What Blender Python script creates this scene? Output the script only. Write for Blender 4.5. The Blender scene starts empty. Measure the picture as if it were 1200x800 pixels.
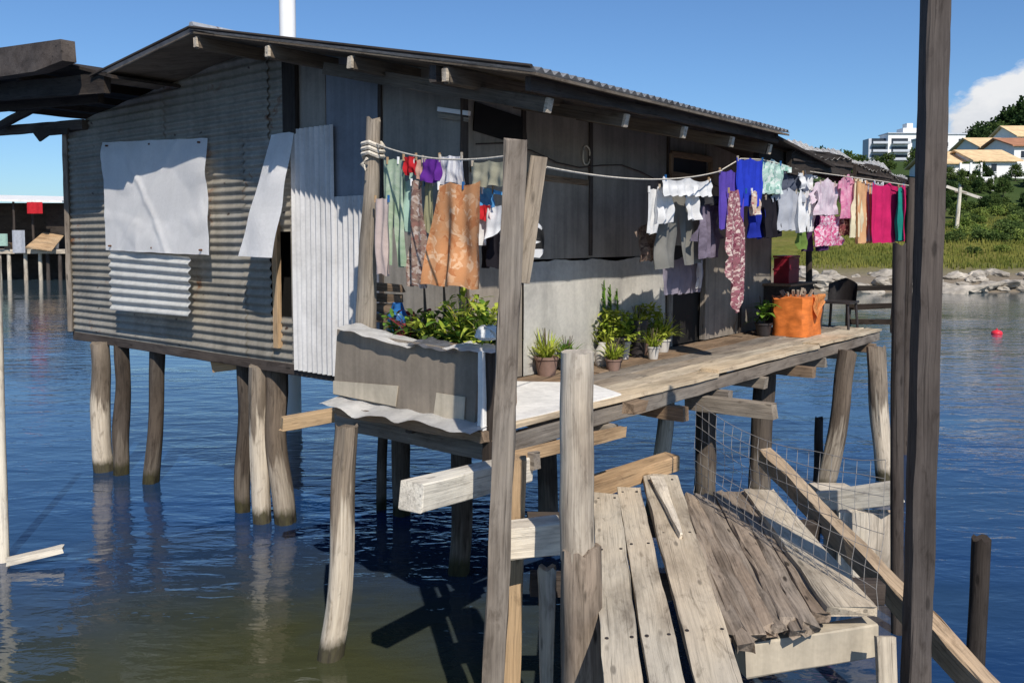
import bpy, bmesh, math, random
from mathutils import Vector, noise
from math import sin, cos, pi, radians

random.seed(7)
scene = bpy.context.scene
col = scene.collection

# ------------------------------------------------------------------ camera
F = 1014.0
PITCH = radians(3.4)
CY = 279 + F * math.tan(PITCH)
CAM = Vector((0, 0, 2.8))
cd = bpy.data.cameras.new('camera')
cam = bpy.data.objects.new('camera', cd)
col.objects.link(cam)
cam.location = CAM
cam.rotation_euler = (radians(90) - PITCH, 0, 0)
cd.sensor_width = 36.0
cd.lens = F / 1200 * 36
cd.shift_y = -(400 - CY) / 1200
cd.clip_end = 20000
cd.clip_start = 0.05
scene.camera = cam
FW = Vector((0, cos(PITCH), -sin(PITCH)))
UP = Vector((0, sin(PITCH), cos(PITCH)))
RT = Vector((1, 0, 0))

# house frame: u runs along the side wall, n points out of the side wall
TH = math.atan(822 / F)
U = Vector((sin(TH), cos(TH), 0))
N = Vector((cos(TH), -sin(TH), 0))
C0 = Vector((-0.36, 6.63, 0))
ZF = 1.65                       # deck / floor level

def H(w, s, z):
    return C0 + U * w + N * s + Vector((0, 0, z))
def ray(px, py):
    return (RT * ((px - 600) / F) + UP * (-(py - CY) / F) + FW)
def pz(px, py, z):
    r = ray(px, py); return CAM + r * ((z - CAM.z) / r.z)
def pd(px, py, y):
    r = ray(px, py); return CAM + r * (y / r.y)
def psd(px, py, s):             # on the plane parallel to the side wall
    r = ray(px, py); k = (s - (CAM - C0).dot(N)) / r.dot(N); return CAM + r * k
def pw(px, py, w):              # on the plane parallel to the gable wall
    r = ray(px, py); k = (w - (CAM - C0).dot(U)) / r.dot(U); return CAM + r * k
def wsz(p):
    q = p - C0; return q.dot(U), q.dot(N), p.z

# ------------------------------------------------------------------ node helpers
def new_mat(name):
    m = bpy.data.materials.new(name); m.use_nodes = True
    nt = m.node_tree; nt.nodes.clear()
    out = nt.nodes.new('ShaderNodeOutputMaterial')
    b = nt.nodes.new('ShaderNodeBsdfPrincipled')
    nt.links.new(b.outputs[0], out.inputs[0])
    return m, nt, b, out
def nd(nt, t, **k):
    n = nt.nodes.new(t)
    for a, v in k.items(): setattr(n, a, v)
    return n
def c4(c): return (c[0], c[1], c[2], 1)
def coords(nt, scale=(1, 1, 1), attr='gr'):
    if attr == 'gr':
        a = nd(nt, 'ShaderNodeAttribute', attribute_name='gr'); o = a.outputs['Vector']
    else:
        g = nd(nt, 'ShaderNodeNewGeometry'); o = g.outputs['Position']
    mp = nd(nt, 'ShaderNodeMapping'); mp.inputs['Scale'].default_value = scale
    nt.links.new(o, mp.inputs['Vector']); return mp.outputs[0]
def noise_n(nt, vec, scale, detail=4, rough=.55, dist=0):
    n = nd(nt, 'ShaderNodeTexNoise'); n.inputs['Scale'].default_value = scale
    n.inputs['Detail'].default_value = detail; n.inputs['Roughness'].default_value = rough
    n.inputs['Distortion'].default_value = dist
    nt.links.new(vec, n.inputs['Vector']); return n.outputs[0]
def ramp(nt, fac, stops, interp='LINEAR'):
    r = nd(nt, 'ShaderNodeValToRGB'); r.color_ramp.interpolation = interp
    e = r.color_ramp.elements
    while len(e) < len(stops): e.new(0.5)
    for i, (p, c) in enumerate(stops):
        e[i].position = p; e[i].color = c4(c) if len(c) == 3 else c
    nt.links.new(fac, r.inputs[0]); return r.outputs[0]
def mix(nt, fac, a, b, mode='MIX'):
    m = nd(nt, 'ShaderNodeMix', data_type='RGBA', blend_type=mode)
    for sock, v in ((m.inputs[0], fac), (m.inputs[6], a), (m.inputs[7], b)):
        if isinstance(v, (int, float)): sock.default_value = v
        elif isinstance(v, tuple): sock.default_value = c4(v)
        else: nt.links.new(v, sock)
    return m.outputs[2]
def bump(nt, b, h, strength, dist=.01):
    n = nd(nt, 'ShaderNodeBump'); n.inputs['Strength'].default_value = strength
    n.inputs['Distance'].default_value = dist
    nt.links.new(h, n.inputs['Height']); nt.links.new(n.outputs[0], b.inputs['Normal'])

def mul(c, k): return tuple(x * k for x in c)
def wood(name, base, dark=.45, light=1.35, rough=.85, along=1.0, grain=1.0, crack=.6, foot=None):
    m, nt, b, o = new_mat(name)
    g = noise_n(nt, coords(nt, (2.0 * along, 85 * grain, 85 * grain)), 1, 6, .7, .5)
    big = noise_n(nt, coords(nt, (1.1, 4, 4)), 1, 5, .65)
    mot = noise_n(nt, coords(nt, (5, 16, 16)), 1, 6, .7, .6)
    hue = noise_n(nt, coords(nt, (.7, 1.5, 1.5)), 1, 2, .5)
    c1 = ramp(nt, g, [(.28, mul(base, dark)), (.5, base), (.74, mul(base, light))])
    c2 = ramp(nt, big, [(.3, (.50, .48, .47)), (.55, (1, 1, 1)), (.8, (1.14, 1.12, 1.06))])
    c3 = ramp(nt, mot, [(.32, (.55, .53, .51)), (.46, (1, 1, 1)), (.75, (1.1, 1.09, 1.06))])
    c4_ = ramp(nt, hue, [(.35, (1.05, .99, .92)), (.65, (.97, 1.0, 1.02))])
    cc = mix(nt, 1.0, c1, c2, 'MULTIPLY'); cc = mix(nt, .85, cc, c3, 'MULTIPLY'); cc = mix(nt, .8, cc, c4_, 'MULTIPLY')
    cr = noise_n(nt, coords(nt, (.8, 46 * grain, 46 * grain)), 1, 3, .6, .3)
    cf = ramp(nt, cr, [(.315, (1, 1, 1)), (.35, (0, 0, 0))])
    v = nd(nt, 'ShaderNodeTexVoronoi'); v.inputs['Scale'].default_value = 1.0
    nt.links.new(coords(nt, (2.6, 9, 9)), v.inputs['Vector'])
    kn = ramp(nt, v.outputs['Distance'], [(.07, (1, 1, 1)), (.13, (0, 0, 0))])
    ck = nd(nt, 'ShaderNodeMath', operation='MAXIMUM'); nt.links.new(cf, ck.inputs[0]); nt.links.new(kn, ck.inputs[1])
    crk = nd(nt, 'ShaderNodeMath', operation='MULTIPLY'); crk.inputs[1].default_value = crack
    nt.links.new(ck.outputs[0], crk.inputs[0])
    cc = mix(nt, crk.outputs[0], cc, mul(base, .16))
    if foot:      # sunlit lower length painted pale above the tide line, dark and weedy at it
        ge = nd(nt, 'ShaderNodeNewGeometry'); sp = nd(nt, 'ShaderNodeSeparateXYZ'); nt.links.new(ge.outputs['Position'], sp.inputs[0])
        jag = noise_n(nt, coords(nt, (.9, 13, 13)), 1, 4, .6, .4)
        zz = nd(nt, 'ShaderNodeMath', operation='MULTIPLY_ADD'); zz.inputs[1].default_value = -1.5; nt.links.new(jag, zz.inputs[0]); nt.links.new(sp.outputs[2], zz.inputs[2])
        pf = nd(nt, 'ShaderNodeMapRange'); pf.inputs[1].default_value = foot[0] - .75; pf.inputs[2].default_value = foot[0] - .62; pf.inputs[3].default_value = foot[1]; pf.inputs[4].default_value = 0
        nt.links.new(zz.outputs[0], pf.inputs[0])
        gpale = ramp(nt, g, [(.28, (.30, .24, .18)), (.5, (.50, .43, .34)), (.75, (.66, .59, .48))])
        cc = mix(nt, pf.outputs[0], cc, mix(nt, .9, gpale, c3, 'MULTIPLY'))
        wz = nd(nt, 'ShaderNodeMath', operation='MULTIPLY_ADD'); wz.inputs[1].default_value = -.22; nt.links.new(mot, wz.inputs[0]); nt.links.new(sp.outputs[2], wz.inputs[2])
        wf = nd(nt, 'ShaderNodeMapRange'); wf.inputs[1].default_value = -.02; wf.inputs[2].default_value = .06; wf.inputs[3].default_value = .93; wf.inputs[4].default_value = 0
        nt.links.new(wz.outputs[0], wf.inputs[0])
        cc = mix(nt, wf.outputs[0], cc, ramp(nt, mot, [(.35, (.012, .011, .008)), (.6, (.05, .045, .02))]))
    nt.links.new(cc, b.inputs['Base Color'])
    b.inputs['Roughness'].default_value = rough
    b.inputs['Specular IOR Level'].default_value = .15
    hh = nd(nt, 'ShaderNodeMath', operation='SUBTRACT'); nt.links.new(g, hh.inputs[0]); nt.links.new(crk.outputs[0], hh.inputs[1])
    bump(nt, b, hh.outputs[0], .7, .006)
    return m
def sheet(name, base, grime=.5, rust=0.0, rough=.55, metallic=0.0, scale=1.0, nails=False, streak=.9):
    m, nt, b, o = new_mat(name)
    p = coords(nt, (1, 1, 1), 'pos')
    n1 = noise_n(nt, p, 2.2 * scale, 6, .65, .3)
    st = noise_n(nt, coords(nt, (14 * scale, 14 * scale, .7 * scale), 'pos'), 1, 4, .6)
    fine = noise_n(nt, p, 38 * scale, 3, .6)
    c = ramp(nt, n1, [(.3, mul(base, 1 - grime * .6)), (.55, base), (.8, mul(base, 1.12))])
    s = ramp(nt, st, [(.35, (1 - grime * .5,) * 3), (.6, (1, 1, 1))])
    c = mix(nt, streak, c, s, 'MULTIPLY')
    f = ramp(nt, fine, [(.3, (.82, .82, .82)), (.65, (1.05, 1.05, 1.05))])
    c = mix(nt, .6 * grime + .2, c, f, 'MULTIPLY')
    if rust > 0:
        rn = noise_n(nt, p, 3.1 * scale, 8, .7, .6)
        rf = ramp(nt, rn, [(.62 - rust * .2, (0, 0, 0)), (.7 - rust * .15, (1, 1, 1))])
        c = mix(nt, rf, c, (.16, .075, .035))
    if nails:
        v = nd(nt, 'ShaderNodeTexVoronoi'); v.inputs['Scale'].default_value = 1; v.inputs['Randomness'].default_value = .12
        nt.links.new(coords(nt, (1 / .46, 1 / .276, 0)), v.inputs['Vector'])
        nf = ramp(nt, v.outputs['Distance'], [(.035, (1, 1, 1)), (.06, (0, 0, 0))])
        c = mix(nt, nf, c, (.05, .03, .02))
    nt.links.new(c, b.inputs['Base Color'])
    b.inputs['Roughness'].default_value = rough
    b.inputs['Metallic'].default_value = metallic
    b.inputs['Specular IOR Level'].default_value = .3
    bump(nt, b, n1, .25, .02)
    return m
def plain(name, base, rough=.7, var=.25, scale=9, attr='gr', spec=.3):
    m, nt, b, o = new_mat(name)
    n1 = noise_n(nt, coords(nt, (1, 1, 1), attr), scale, 5, .6)
    c = ramp(nt, n1, [(.3, mul(base, 1 - var)), (.7, mul(base, 1 + var))])
    nt.links.new(c, b.inputs['Base Color']); b.inputs['Roughness'].default_value = rough
    b.inputs['Specular IOR Level'].default_value = spec
    bump(nt, b, n1, .2, .01)
    return m
def cloth(name, base, kind='solid', cols=None, sc=1.0):
    m, nt, b, o = new_mat(name)
    gr = coords(nt, (1, 1, 1))
    w = noise_n(nt, gr, 7, 4, .6)
    if kind == 'solid':
        c = ramp(nt, w, [(.3, mul(base, .82)), (.7, mul(base, 1.1))])
    elif kind == 'floral':
        v = nd(nt, 'ShaderNodeTexVoronoi'); v.inputs['Scale'].default_value = 26 * sc
        v.inputs['Randomness'].default_value = 1
        nt.links.new(gr, v.inputs['Vector'])
        sp = nd(nt, 'ShaderNodeSeparateColor'); nt.links.new(v.outputs['Color'], sp.inputs[0])
        k = len(cols)
        pal = ramp(nt, sp.outputs[0], [(i / k, cols[i]) for i in range(k)], 'CONSTANT')
        nz = noise_n(nt, gr, 22 * sc, 3, .6, 1.0)
        fm = ramp(nt, nz, [(.47, (0, 0, 0)), (.52, (1, 1, 1))])
        c = mix(nt, fm, base, pal)
    elif kind == 'stripe':
        wv = nd(nt, 'ShaderNodeTexWave'); wv.inputs['Scale'].default_value = 9 * sc
        wv.bands_direction = 'X'
        wv.inputs['Distortion'].default_value = .6
        nt.links.new(gr, wv.inputs['Vector'])
        c = ramp(nt, wv.outputs[0], [(.42, base), (.55, cols[0])])
    else:   # blotch, soft dye
        nz = noise_n(nt, gr, 9 * sc, 3, .6, 1.4)
        k = len(cols)
        c = ramp(nt, nz, [(.3 + .4 * i / max(1, k - 1), cols[i]) for i in range(k)])
    wt = noise_n(nt, gr, 340, 1)
    c = mix(nt, .18, c, ramp(nt, wt, [(.35, (.4, .4, .4)), (.65, (1, 1, 1))]), 'MULTIPLY')
    nt.links.new(c, b.inputs['Base Color'])
    b.inputs['Roughness'].default_value = .95; b.inputs['Specular IOR Level'].default_value = .1
    bump(nt, b, w, .35, .015)
    t = nd(nt, 'ShaderNodeBsdfTranslucent'); nt.links.new(c, t.inputs[0])
    ms = nd(nt, 'ShaderNodeMixShader'); ms.inputs[0].default_value = .22
    nt.links.new(b.outputs[0], ms.inputs[1]); nt.links.new(t.outputs[0], ms.inputs[2])
    nt.links.new(ms.outputs[0], o.inputs[0])
    return m
def leaf(name, a, bcol, sc=6, attr='gr'):
    m, nt, b, o = new_mat(name)
    w = noise_n(nt, coords(nt, (1, 1, 1), attr), sc, 3, .6)
    c = ramp(nt, w, [(.32, a), (.68, bcol)])
    nt.links.new(c, b.inputs['Base Color']); b.inputs['Roughness'].default_value = .75
    b.inputs['Specular IOR Level'].default_value = .12
    t = nd(nt, 'ShaderNodeBsdfTranslucent'); nt.links.new(c, t.inputs[0])
    ms = nd(nt, 'ShaderNodeMixShader'); ms.inputs[0].default_value = .3
    nt.links.new(b.outputs[0], ms.inputs[1]); nt.links.new(t.outputs[0], ms.inputs[2])
    nt.links.new(ms.outputs[0], o.inputs[0])
    return m

M = dict(
    wood_grey=wood('weathered grey timber', (.30, .255, .205)),
    wood_pale=wood('pale weathered timber', (.50, .445, .37), dark=.55, crack=.6),
    wood_white=wood('bleached timber', (.70, .64, .54), dark=.65, light=1.15, crack=.45),
    wood_plank=wood('bleached plank and sunlit deck board', (.52, .45, .35), dark=.62, light=1.2, crack=.6),
    wood_tan=wood('tan timber', (.43, .30, .18), dark=.6, light=1.25),
    wood_brown=wood('brown timber', (.24, .17, .115)),
    wood_post=wood('brown grey post timber', (.235, .205, .175), dark=.6),
    wood_dark=wood('dark timber', (.075, .062, .055), dark=.6),
    wood_black=wood('blackened timber', (.045, .037, .032), dark=.6),
    wood_tall=wood('dark post timber', (.095, .08, .072), dark=.65),
    log_old=wood('split old palm trunk', (.29, .235, .185), dark=.35, light=1.5, grain=.6, crack=.95),
    stilt_pale=wood('grey stilt with sunlit pale foot', (.23, .19, .15), foot=(.85, 1.0)),  # pale foot is sunlight below the deck's shade, put into the colour
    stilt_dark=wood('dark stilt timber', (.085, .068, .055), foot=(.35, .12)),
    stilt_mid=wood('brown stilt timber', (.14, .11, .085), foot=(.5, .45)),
    edge_paint=wood('flaking painted timber', (.46, .35, .24), dark=.6, light=1.25),
    wood_soffit=wood('smoky roof timber', (.15, .125, .10), dark=.6),
    deck=wood('sunlit tan deck board', (.56, .46, .33), dark=.7, light=1.2, crack=.5),
    iron=sheet('weathered olive corrugated iron', (.27, .245, .20), .5, .08, nails=True),
    iron_b=sheet('greyer corrugated iron', (.295, .275, .235), .5, .06, nails=True),
    zinc=sheet('pale zinc corrugated sheet', (.58, .575, .575), .4, .0, .5, .0),
    white_iron=sheet('white corrugated sheet', (.86, .85, .81), .2, 0, .5),
    white_sheet=sheet('white flat sheet', (.93, .92, .91), .10, 0, .6, streak=.5),
    grey_sheet=sheet('blue grey flat sheet', (.22, .225, .25), .4, 0, .5),
    dark_board=sheet('dark stained wallboard', (.30, .27, .23), .5, 0, .8, nails=True),
    dark_board2=sheet('charcoal wallboard', (.265, .24, .21), .5, 0, .8),
    dark_board3=sheet('brownish wallboard', (.29, .25, .205), .5, .04, .8, nails=True),
    lime=sheet('pale grey rendered wall', (.90, .87, .80), .5, 0, .85, scale=.8, streak=.4),
    roof=sheet('roofing iron', (.52, .53, .54), .5, .1, .45, .3),
    tin_white=sheet('whitened tin', (.85, .83, .79), .3, .0, .6),
    skirt=sheet('grey brown parapet board', (.27, .225, .175), .45, 0, .8),
    patch=sheet('buff board and sun patch', (.54, .47, .36), .4, 0, .8),  # buff tone for the painted sun patches and the box beam
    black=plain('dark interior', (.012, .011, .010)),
    rope=plain('frayed rope', (.55, .50, .42), .9, .3, 60),
    wire=plain('galvanised wire', (.30, .28, .26), .5, .2, 30),
    pvc=plain('white pipe', (.82, .82, .82), .5, .04, 3),
    pot_dark=plain('dark plastic pot', (.035, .03, .03), .5),
    pot_clay=plain('clay pot', (.22, .14, .11), .8),
    pot_white=plain('dingy white pot', (.52, .49, .45), .5, .12),
    orange=plain('orange tarpaulin', (.62, .17, .035), .55, .35, 5),
    orange_pale=plain('faded orange tarpaulin', (.80, .36, .12), .6, .25, 6),
    nail_rust=plain('rusty nail head', (.12, .055, .03), .8),
    maroon=plain('maroon plastic', (.20, .012, .025), .5),
    blue_pl=plain('blue plastic', (.02, .11, .30), .4),
    red_pl=plain('red plastic', (.7, .03, .05), .4, .15),
    earth=plain('potting earth', (.05, .035, .025), .95),
    rock=plain('shore rock', (.36, .32, .265), .9, .5, 1.6, 'pos'),
    white_wall=plain('white painted wall', (.80, .80, .79), .8, .05, 2, 'pos'),
    wall_old=plain('weathered pale wall', (.52, .48, .42), .9, .25, 1.2, 'pos'),
    grey_wall=plain('pale grey wall', (.50, .53, .58), .8, .08, 2, 'pos'),
    glass_dark=plain('dark window opening', (.03, .035, .045), .2, .2, 2, 'pos'),
    tile=plain('ochre roof tile', (.70, .50, .28), .85, .22, 1.2, 'pos'),
    tile_red=plain('red roof tile', (.38, .18, .10), .85, .22, 1.2, 'pos'),
    bark=plain('bark', (.09, .07, .05), .9, .3, 8),
    green=leaf('fresh green leaves', (.06, .15, .02), (.20, .34, .05)),
    yellow_green=leaf('yellow green leaves', (.22, .32, .03), (.55, .58, .10)),
    red_leaf=leaf('reddish leaves', (.13, .02, .03), (.26, .06, .06)),
    petal_yellow=leaf('yellow petals', (.6, .42, .02), (.75, .6, .08)),
    petal_white=leaf('white petals', (.7, .7, .68), (.85, .85, .82)),
    crown=leaf('tree foliage', (.018, .04, .012), (.05, .09, .025), .5, 'pos'),
    crown2=leaf('light tree foliage', (.05, .09, .022), (.13, .18, .05), .5, 'pos'),
    bush=leaf('bush foliage', (.10, .16, .03), (.28, .33, .08), .6, 'pos'),
)

# ------------------------------------------------------------------ mesh builder
class MB:
    def __init__(self):
        self.bm = bmesh.new(); self.gr = self.bm.verts.layers.float_vector.new('gr')
        self.smooth = False
    def v(self, p, g):
        v = self.bm.verts.new(p); v[self.gr] = g; return v
    def f(self, vs):
        try: return self.bm.faces.new(vs)
        except ValueError: return None
    def rings(self, rs, cap=True):
        n = len(rs[0])
        for a, b in zip(rs, rs[1:]):
            for i in range(n):
                j = (i + 1) % n; self.f([a[i], a[j], b[j], b[i]])
        if cap: self.f(rs[0][::-1]); self.f(rs[-1])
        return self
    def beam(self, p0, p1, w, h, up=(0, 0, 1), seg=None, jit=.0035, cham=.1, w1=None, h1=None, bow=0, worn=0):
        p0 = Vector(p0); p1 = Vector(p1); d = p1 - p0; L = d.length; d.normalize()
        up = Vector(up)
        if abs(d.dot(up)) > .95: up = Vector((0, 1, 0)) if abs(d.y) < .9 else Vector((1, 0, 0))
        sd = d.cross(up).normalized(); u2 = sd.cross(d).normalized()
        w1 = w if w1 is None else w1; h1 = h if h1 is None else h1
        seg = seg or max(2, min(24, int(L / .12)))
        off = Vector((random.random() * 50, random.random() * 50, random.random() * 50))
        sh = [(-1, -1 + cham), (-1, 1 - cham), (-1 + cham, 1), (1 - cham, 1), (1, 1 - cham), (1, -1 + cham), (1 - cham, -1), (-1 + cham, -1)]
        rs = []
        for k in range(seg + 1):
            t = k / seg; c = p0 + d * (L * t) + u2 * (bow * sin(pi * t))
            ww = (w + (w1 - w) * t) / 2; hh = (h + (h1 - h) * t) / 2
            r = []
            for i, (a, b) in enumerate(sh):
                q = Vector((t * L * 3, i * 1.7, off.x)); e = noise.noise(q) * jit * 2
                e2 = noise.noise(q + Vector((9, 9, 9))) * jit * 2
                al = 0
                if worn and k in (0, seg): al = random.uniform(-worn, worn)
                r.append(self.v(c + sd * (a * ww + e) + u2 * (b * hh + e2) + d * al, Vector((t * L, a * ww, b * hh)) + off))
            rs.append(r)
        return self.rings(rs)
    def log(self, p0, p1, r0, r1, n=12, seg=None, rough=.12, bend=.02, worn=.02):
        p0 = Vector(p0); p1 = Vector(p1); d = p1 - p0; L = d.length; d.normalize()
        up = Vector((0, 0, 1)) if abs(d.z) < .9 else Vector((0, 1, 0))
        sd = d.cross(up).normalized(); u2 = sd.cross(d).normalized()
        seg = seg or max(3, min(26, int(L / .11)))
        off = Vector((random.random() * 50, random.random() * 50, random.random() * 50))
        rs = []
        for k in range(seg + 1):
            t = k / seg; r_ = r0 + (r1 - r0) * t
            bx = noise.noise(Vector((t * 2.2, off.x, 0))) * bend * min(1, 4 * t, 4 * (1 - t) + .2)
            by = noise.noise(Vector((t * 2.2, off.y, 5))) * bend * min(1, 4 * t, 4 * (1 - t) + .2)
            c = p0 + d * (L * t) + sd * bx + u2 * by
            r = []
            for i in range(n):
                a = 2 * pi * i / n
                q = r_ * (1 + rough * noise.noise(Vector((cos(a) * 1.6 + off.x, sin(a) * 1.6, t * L * 1.6)))
                          + rough * .6 * noise.noise(Vector((cos(a) * 4 + off.x, sin(a) * 4, t * L * 1.1))))
                al = random.uniform(-worn, worn) if k == seg else 0
                r.append(self.v(c + sd * (cos(a) * q) + u2 * (sin(a) * q) + d * al, Vector((t * L, cos(a) * q, sin(a) * q)) + off))
            rs.append(r)
        self.smooth = True
        return self.rings(rs)
    def tube(self, pts, r, n=6, cap=True):
        rs = []; L = 0
        for k, p in enumerate(pts):
            p = Vector(p); a = Vector(pts[max(0, k - 1)]); b = Vector(pts[min(len(pts) - 1, k + 1)])
            d = (b - a).normalized(); L += (p - a).length
            up = Vector((0, 0, 1)) if abs(d.z) < .9 else Vector((0, 1, 0))
            sd = d.cross(up).normalized(); u2 = sd.cross(d).normalized()
            rr = r[k] if isinstance(r, (list, tuple)) else r
            rs.append([self.v(p + sd * (cos(2 * pi * i / n) * rr) + u2 * (sin(2 * pi * i / n) * rr),
                              Vector((L, cos(2 * pi * i / n) * rr, sin(2 * pi * i / n) * rr))) for i in range(n)])
        self.smooth = True
        return self.rings(rs, cap)
    def lathe(self, base, prof, n=20, wob=0):
        rs = []
        off = random.random() * 20
        for r, z in prof:
            rs.append([self.v(Vector(base) + Vector((cos(2 * pi * i / n) * r, sin(2 * pi * i / n) * r, z)) +
                      Vector((noise.noise(Vector((i, z * 6, off))), noise.noise(Vector((i, z * 6, off + 9))), 0)) * wob,
                      Vector((cos(2 * pi * i / n) * r, sin(2 * pi * i / n) * r, z))) for i in range(n)])
        self.smooth = True
        return self.rings(rs)
    def hexa(self, q0, q1):        # closed prism between two matching polygons
        a = [self.v(Vector(p), Vector(p)) for p in q0]; b = [self.v(Vector(p), Vector(p)) for p in q1]
        return self.rings([a, b])
    def slab(self, poly, thick):   # planar polygon with a thickness vector
        return self.hexa(poly, [Vector(p) + Vector(thick) for p in poly])
    def box(self, w0, w1, s0, s1, z0, z1):
        q = [H(w0, s0, z0), H(w1, s0, z0), H(w1, s1, z0), H(w0, s1, z0)]
        return self.slab(q, (0, 0, z1 - z0))
    def grid(self, fn, nu, nv):
        g = [[self.v(*fn(i / nu, j / nv)) for i in range(nu + 1)] for j in range(nv + 1)]
        for j in range(nv):
            for i in range(nu): self.f([g[j][i], g[j][i + 1], g[j + 1][i + 1], g[j + 1][i]])
        return g
    def leafs(self, n, pos, size, up=.2, droop=.0):
        for _ in range(n):
            p = Vector(pos()); a = random.uniform(0, 2 * pi); e = random.uniform(-.5, 1.0) + up
            d = Vector((cos(a) * cos(e), sin(a) * cos(e), sin(e)))
            sd = d.cross(Vector((random.uniform(-1, 1), random.uniform(-1, 1), random.uniform(-.2, 1)))).normalized()
            s = size * random.uniform(.6, 1.35)
            t = d * s; w = sd * s * .33
            vs = [self.v(p, p), self.v(p + t * .5 + w, p), self.v(p + t - Vector((0, 0, droop * s)), p), self.v(p + t * .5 - w, p)]
            self.f(vs)
        return self
    def blade(self, p, a, L, w, lift, droop, seg=4):   # a bent leaf blade
        d = Vector((cos(a), sin(a), 0)); sd = Vector((-sin(a), cos(a), 0))
        L_ = R_ = None
        prev = None
        for k in range(seg + 1):
            t = k / seg
            c = Vector(p) + d * (L * t * cos(lift)) + Vector((0, 0, L * (t * sin(lift) - droop * t * t)))
            ww = w * max(.04, sin(pi * min(1, .12 + t * .88)))
            cur = (self.v(c - sd * ww, c), self.v(c + Vector((0, 0, -.12 * ww)), c), self.v(c + sd * ww, c))
            if prev:
                self.f([prev[0], prev[1], cur[1], cur[0]]); self.f([prev[1], prev[2], cur[2], cur[1]])
            prev = cur
        return self
    def build(self, name, mat, parent=None, smooth=None, recalc=True, **t):
        if recalc: bmesh.ops.recalc_face_normals(self.bm, faces=self.bm.faces[:])
        zs = [v.co for v in self.bm.verts]
        if parent is None:
            lo = Vector((sum(v.x for v in zs) / len(zs), sum(v.y for v in zs) / len(zs), min(v.z for v in zs)))
        else:
            lo = WL[parent.name]
        for v in self.bm.verts: v.co -= lo
        me = bpy.data.meshes.new(name)
        self.bm.to_mesh(me); self.bm.free()
        me.materials.append(M[mat] if isinstance(mat, str) else mat)
        if (self.smooth if smooth is None else smooth):
            me.polygons.foreach_set('use_smooth', [True] * len(me.polygons))
            try: me.set_sharp_from_angle(angle=radians(50))
            except Exception: pass
        o = bpy.data.objects.new(name, me); col.objects.link(o)
        if parent is None: o.location = lo
        else: o.parent = parent
        WL[o.name] = lo
        tag(o, **t)
        return o
WL = {}
def tag(o, label=None, cat=None, group=None, kind=None):
    if label: o['label'] = label
    if cat: o['category'] = cat
    if group: o['group'] = group
    if kind: o['kind'] = kind
    return o
def thing(name, loc, label, cat, group=None):
    o = bpy.data.objects.new(name, None); col.objects.link(o); o.location = loc
    o.empty_display_size = .2
    WL[o.name] = Vector(loc)
    return tag(o, label, cat, group)
def copy_tree(o, parent=None):
    c = o.copy(); col.objects.link(c)
    if parent: c.parent = parent
    for ch in o.children: copy_tree(ch, c)
    return c

# ------------------------------------------------------------------ sky + sun
PHI, ELEV = radians(36), radians(43)
sd_h = N * cos(PHI) - U * sin(PHI)
SUN = Vector((sd_h.x * cos(ELEV), sd_h.y * cos(ELEV), sin(ELEV)))
world = bpy.data.worlds.new('World'); scene.world = world; world.use_nodes = True
nt = world.node_tree; nt.nodes.clear()
wo = nd(nt, 'ShaderNodeOutputWorld'); bg = nd(nt, 'ShaderNodeBackground')
sky = nd(nt, 'ShaderNodeTexSky', sky_type='NISHITA'); sky.sun_disc = False
sky.sun_elevation = ELEV; sky.sun_rotation = math.atan2(sd_h.x, sd_h.y)
sky.air_density = 1.0; sky.dust_density = .35; sky.ozone_density = 2.2
tc = nd(nt, 'ShaderNodeTexCoord')
# one bank of cumulus standing low over the right hand hill
def vmath(op, a, b=None):
    n = nd(nt, 'ShaderNodeVectorMath', operation=op)
    nt.links.new(a, n.inputs[0])
    if b is not None:
        if isinstance(b, Vector): n.inputs[1].default_value = b
        else: nt.links.new(b, n.inputs[1])
    return n
def fmath(op, a, b):
    n = nd(nt, 'ShaderNodeMath', operation=op)
    for i, x in enumerate((a, b)):
        if isinstance(x, (int, float)): n.inputs[i].default_value = x
        else: nt.links.new(x, n.inputs[i])
    return n.outputs[0]
dirn = vmath('NORMALIZE', tc.outputs['Generated']).outputs[0]
cdir = ray(1240, 146).normalized()
dl = vmath('SUBTRACT', dirn, cdir).outputs[0]
sc = vmath('MULTIPLY', dl, Vector((9.5, 9.5, 14.0))).outputs[0]
rad = vmath('LENGTH', sc).outputs['Value']
mp = nd(nt, 'ShaderNodeMapping'); mp.inputs['Scale'].default_value = (9, 9, 16)
nt.links.new(dirn, mp.inputs['Vector'])
cn = noise_n(nt, mp.outputs[0], 1.3, 7, .6, .3)
fld = fmath('SUBTRACT', fmath('ADD', fmath('MULTIPLY', cn, 1.1), .45), rad)
cm = ramp(nt, fld, [(.02, (0, 0, 0)), (.16, (1, 1, 1))])
cn2 = noise_n(nt, mp.outputs[0], 2.6, 6, .6, .2)
sepz = nd(nt, 'ShaderNodeSeparateXYZ'); nt.links.new(dl, sepz.inputs[0])
shade = fmath('ADD', fmath('MULTIPLY', sepz.outputs[2], 9.0), fmath('MULTIPLY', cn2, .8))
cc = ramp(nt, shade, [(.05, (5.2, 5.8, 6.8)), (.75, (9.0, 9.1, 9.3))])
skc = mix(nt, 1.0, sky.outputs[0], (.70, .96, 1.26), 'MULTIPLY')
skm = mix(nt, cm, skc, cc)
nt.links.new(skm, bg.inputs[0]); bg.inputs[1].default_value = .094
nt.links.new(bg.outputs[0], wo.inputs[0])
sl = bpy.data.lights.new('sun', 'SUN'); sl.energy = 5.0; sl.angle = radians(.5); sl.color = (1, .93, .83)
so = bpy.data.objects.new('sun', sl); col.objects.link(so)
so.rotation_euler = (-SUN).to_track_quat('-Z', 'Y').to_euler(); so.location = (3, -6, 9)

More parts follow.
